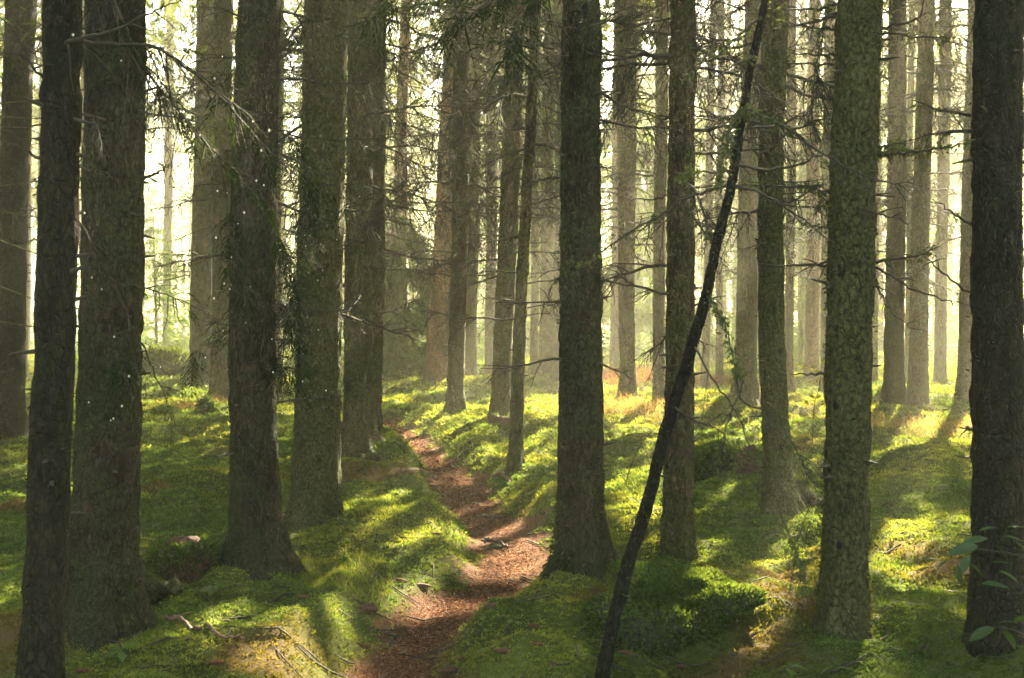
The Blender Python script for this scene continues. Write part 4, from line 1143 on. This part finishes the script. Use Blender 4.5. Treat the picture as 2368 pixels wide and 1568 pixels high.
seedling(495, 1392, 0.10, 7, 0.10, "bright lobed oak seedling below the mossy stump", 3, 0.02)
seedling(283, 1545, 0.09, 5, 0.09, "pale seedling in the litter at the bottom left", 2)
seedling(1188, 1490, 0.13, 6, 0.055, "small pale green seedling in moss right of the near path", 0)
seedling(1822, 1600, 0.12, 4, 0.09, "broad leaved seedling cut by the bottom edge, left of its neighbour", 0)
seedling(1930, 1600, 0.12, 3, 0.08, "broad leaved seedling cut by the bottom edge below the greenish spruce", 0)

# yellow-leaved sapling behind the greenish spruce
o = hit(1878, 1030)
st = [o, o + np.array([0.02, 0, 0.45]), at(1893, 900, o[1]), at(1900, 845, o[1])]
lv = []
for a_, b_, n_ in ((1875, 850, 9), (1900, 842, 6), (1885, 925, 9), (1900, 920, 7), (1872, 965, 7), (1905, 880, 5)):
    q = at(a_, b_, o[1] - 0.05)
    for _ in range(n_):
        an = rng.uniform(0, 6.28); lv.append((q + rng.normal(0, 0.05, 3) * np.array([1.6, 1, 0.7]), (math.cos(an), math.sin(an), rng.uniform(-.4, .1)), rng.uniform(0.07, 0.12), 0.055))
leafy("sapling", "young yellow green leaved sapling left of the greenish spruce", "sapling", st, lv, leaf_mat("yellow_leaf", (0.2, 0.22, 0.03), 0.55, (1.4, 1.25, 0.4)), 0.006)


def leaf_spray(label, d, stem, lvs):
    st = [at(a_, b_, d + k * 0.06) for k, (a_, b_) in enumerate(stem)]
    lv = []
    for a_, b_, dx, dz, L in lvs:
        q = at(a_, b_, d + rng.uniform(-0.05, 0.12)); lv.append((q, (dx, rng.uniform(-0.5, 0.2), dz), L * 0.68 * d / FPX, L * d / FPX * 0.33))
    leafy("leafy_shrub", label, "shrub", st, lv, M_LEAFD, 0.004)


leaf_spray("dark leafy shrub twig in front of the black right hand trunk, upper spray", 4.0, [(2420, 1560), (2415, 1400), (2380, 1300), (2300, 1275), (2200, 1270), (2150, 1310)],
           [(2310, 1222, -1, .1, 75), (2330, 1220, .8, .1, 60), (2285, 1245, -1, -.1, 95), (2262, 1262, -1, -.15, 110), (2300, 1258, .6, -.5, 60), (2240, 1285, -.5, -.8, 75), (2205, 1290, -.9, -.3, 85),
            (2160, 1312, -1, 0, 80), (2320, 1240, 1, -.1, 70), (2345, 1250, .7, -.6, 70), (2235, 1300, .8, -.5, 70), (2290, 1300, .9, .1, 70), (2310, 1320, .7, -.3, 75), (2355, 1290, .9, .2, 80), (2270, 1350, 1, .05, 85),
            (2215, 1305, -.1, -1, 70), (2180, 1300, -.8, .3, 60)])
leaf_spray("dark leafy shrub twig in front of the black right hand trunk, lower spray", 4.0, [(2420, 1600), (2400, 1500), (2350, 1460), (2290, 1452), (2240, 1470)],
           [(2245, 1465, -1, 0, 90), (2300, 1452, -.9, -.4, 100), (2320, 1455, .6, -.7, 90), (2340, 1440, .8, .5, 70), (2365, 1410, .5, .7, 90), (2310, 1440, .9, .2, 60), (2350, 1470, .9, -.2, 80)])
ground_tube("bare_shoot", [(1446, 1124), (1448, 1122)], .002, "thin bare shoot standing in the sunlit moss left of the leaning tree", "shoot", M_TWIG, 0.0) if False else None
o = hit(1445, 1126); acc = Acc(); cc_ = smooth_curve([o, at(1462, 1070, o[1]), at(1495, 1010, o[1]), at(1532, 978, o[1])], 20)
acc.add(*tube(cc_, np.linspace(.005, .002, 20), 5)); add_twigs(acc, cc_, .004, 5, .12, np.random.default_rng(3), 1, 0.1)
tag(link("bare_shoot", acc.mesh("bare_shoot", M_TWIG, True, o), None, o), "thin bare shoot bending right over the moss beside the leaning tree", "shoot")

# ------------------------------------------------------------------ haze
bm = np.array([(x, y, z) for z in (-4.5, 24.5) for y in (-40.0, 170.0) for x in (-140.0, 140.0)])
f = [(0, 2, 3, 1), (4, 5, 7, 6), (0, 1, 5, 4), (2, 6, 7, 3), (0, 4, 6, 2), (1, 3, 7, 5)]
mh = bpy.data.materials.new("haze"); mh.use_nodes = True; nt = mh.node_tree; nt.nodes.clear()
out = nt.nodes.new("ShaderNodeOutputMaterial"); pv = nt.nodes.new("ShaderNodeVolumePrincipled")
pv.inputs["Color"].default_value = (0.98, 0.95, 0.75, 1); pv.inputs["Density"].default_value = 0.0042; pv.inputs["Anisotropy"].default_value = 0.35
nt.links.new(pv.outputs[0], out.inputs["Volume"])
tag(link("haze", mesh_from("haze", bm, np.array(f), mh)), "thin morning haze between the trunks", "haze", kind="stuff")
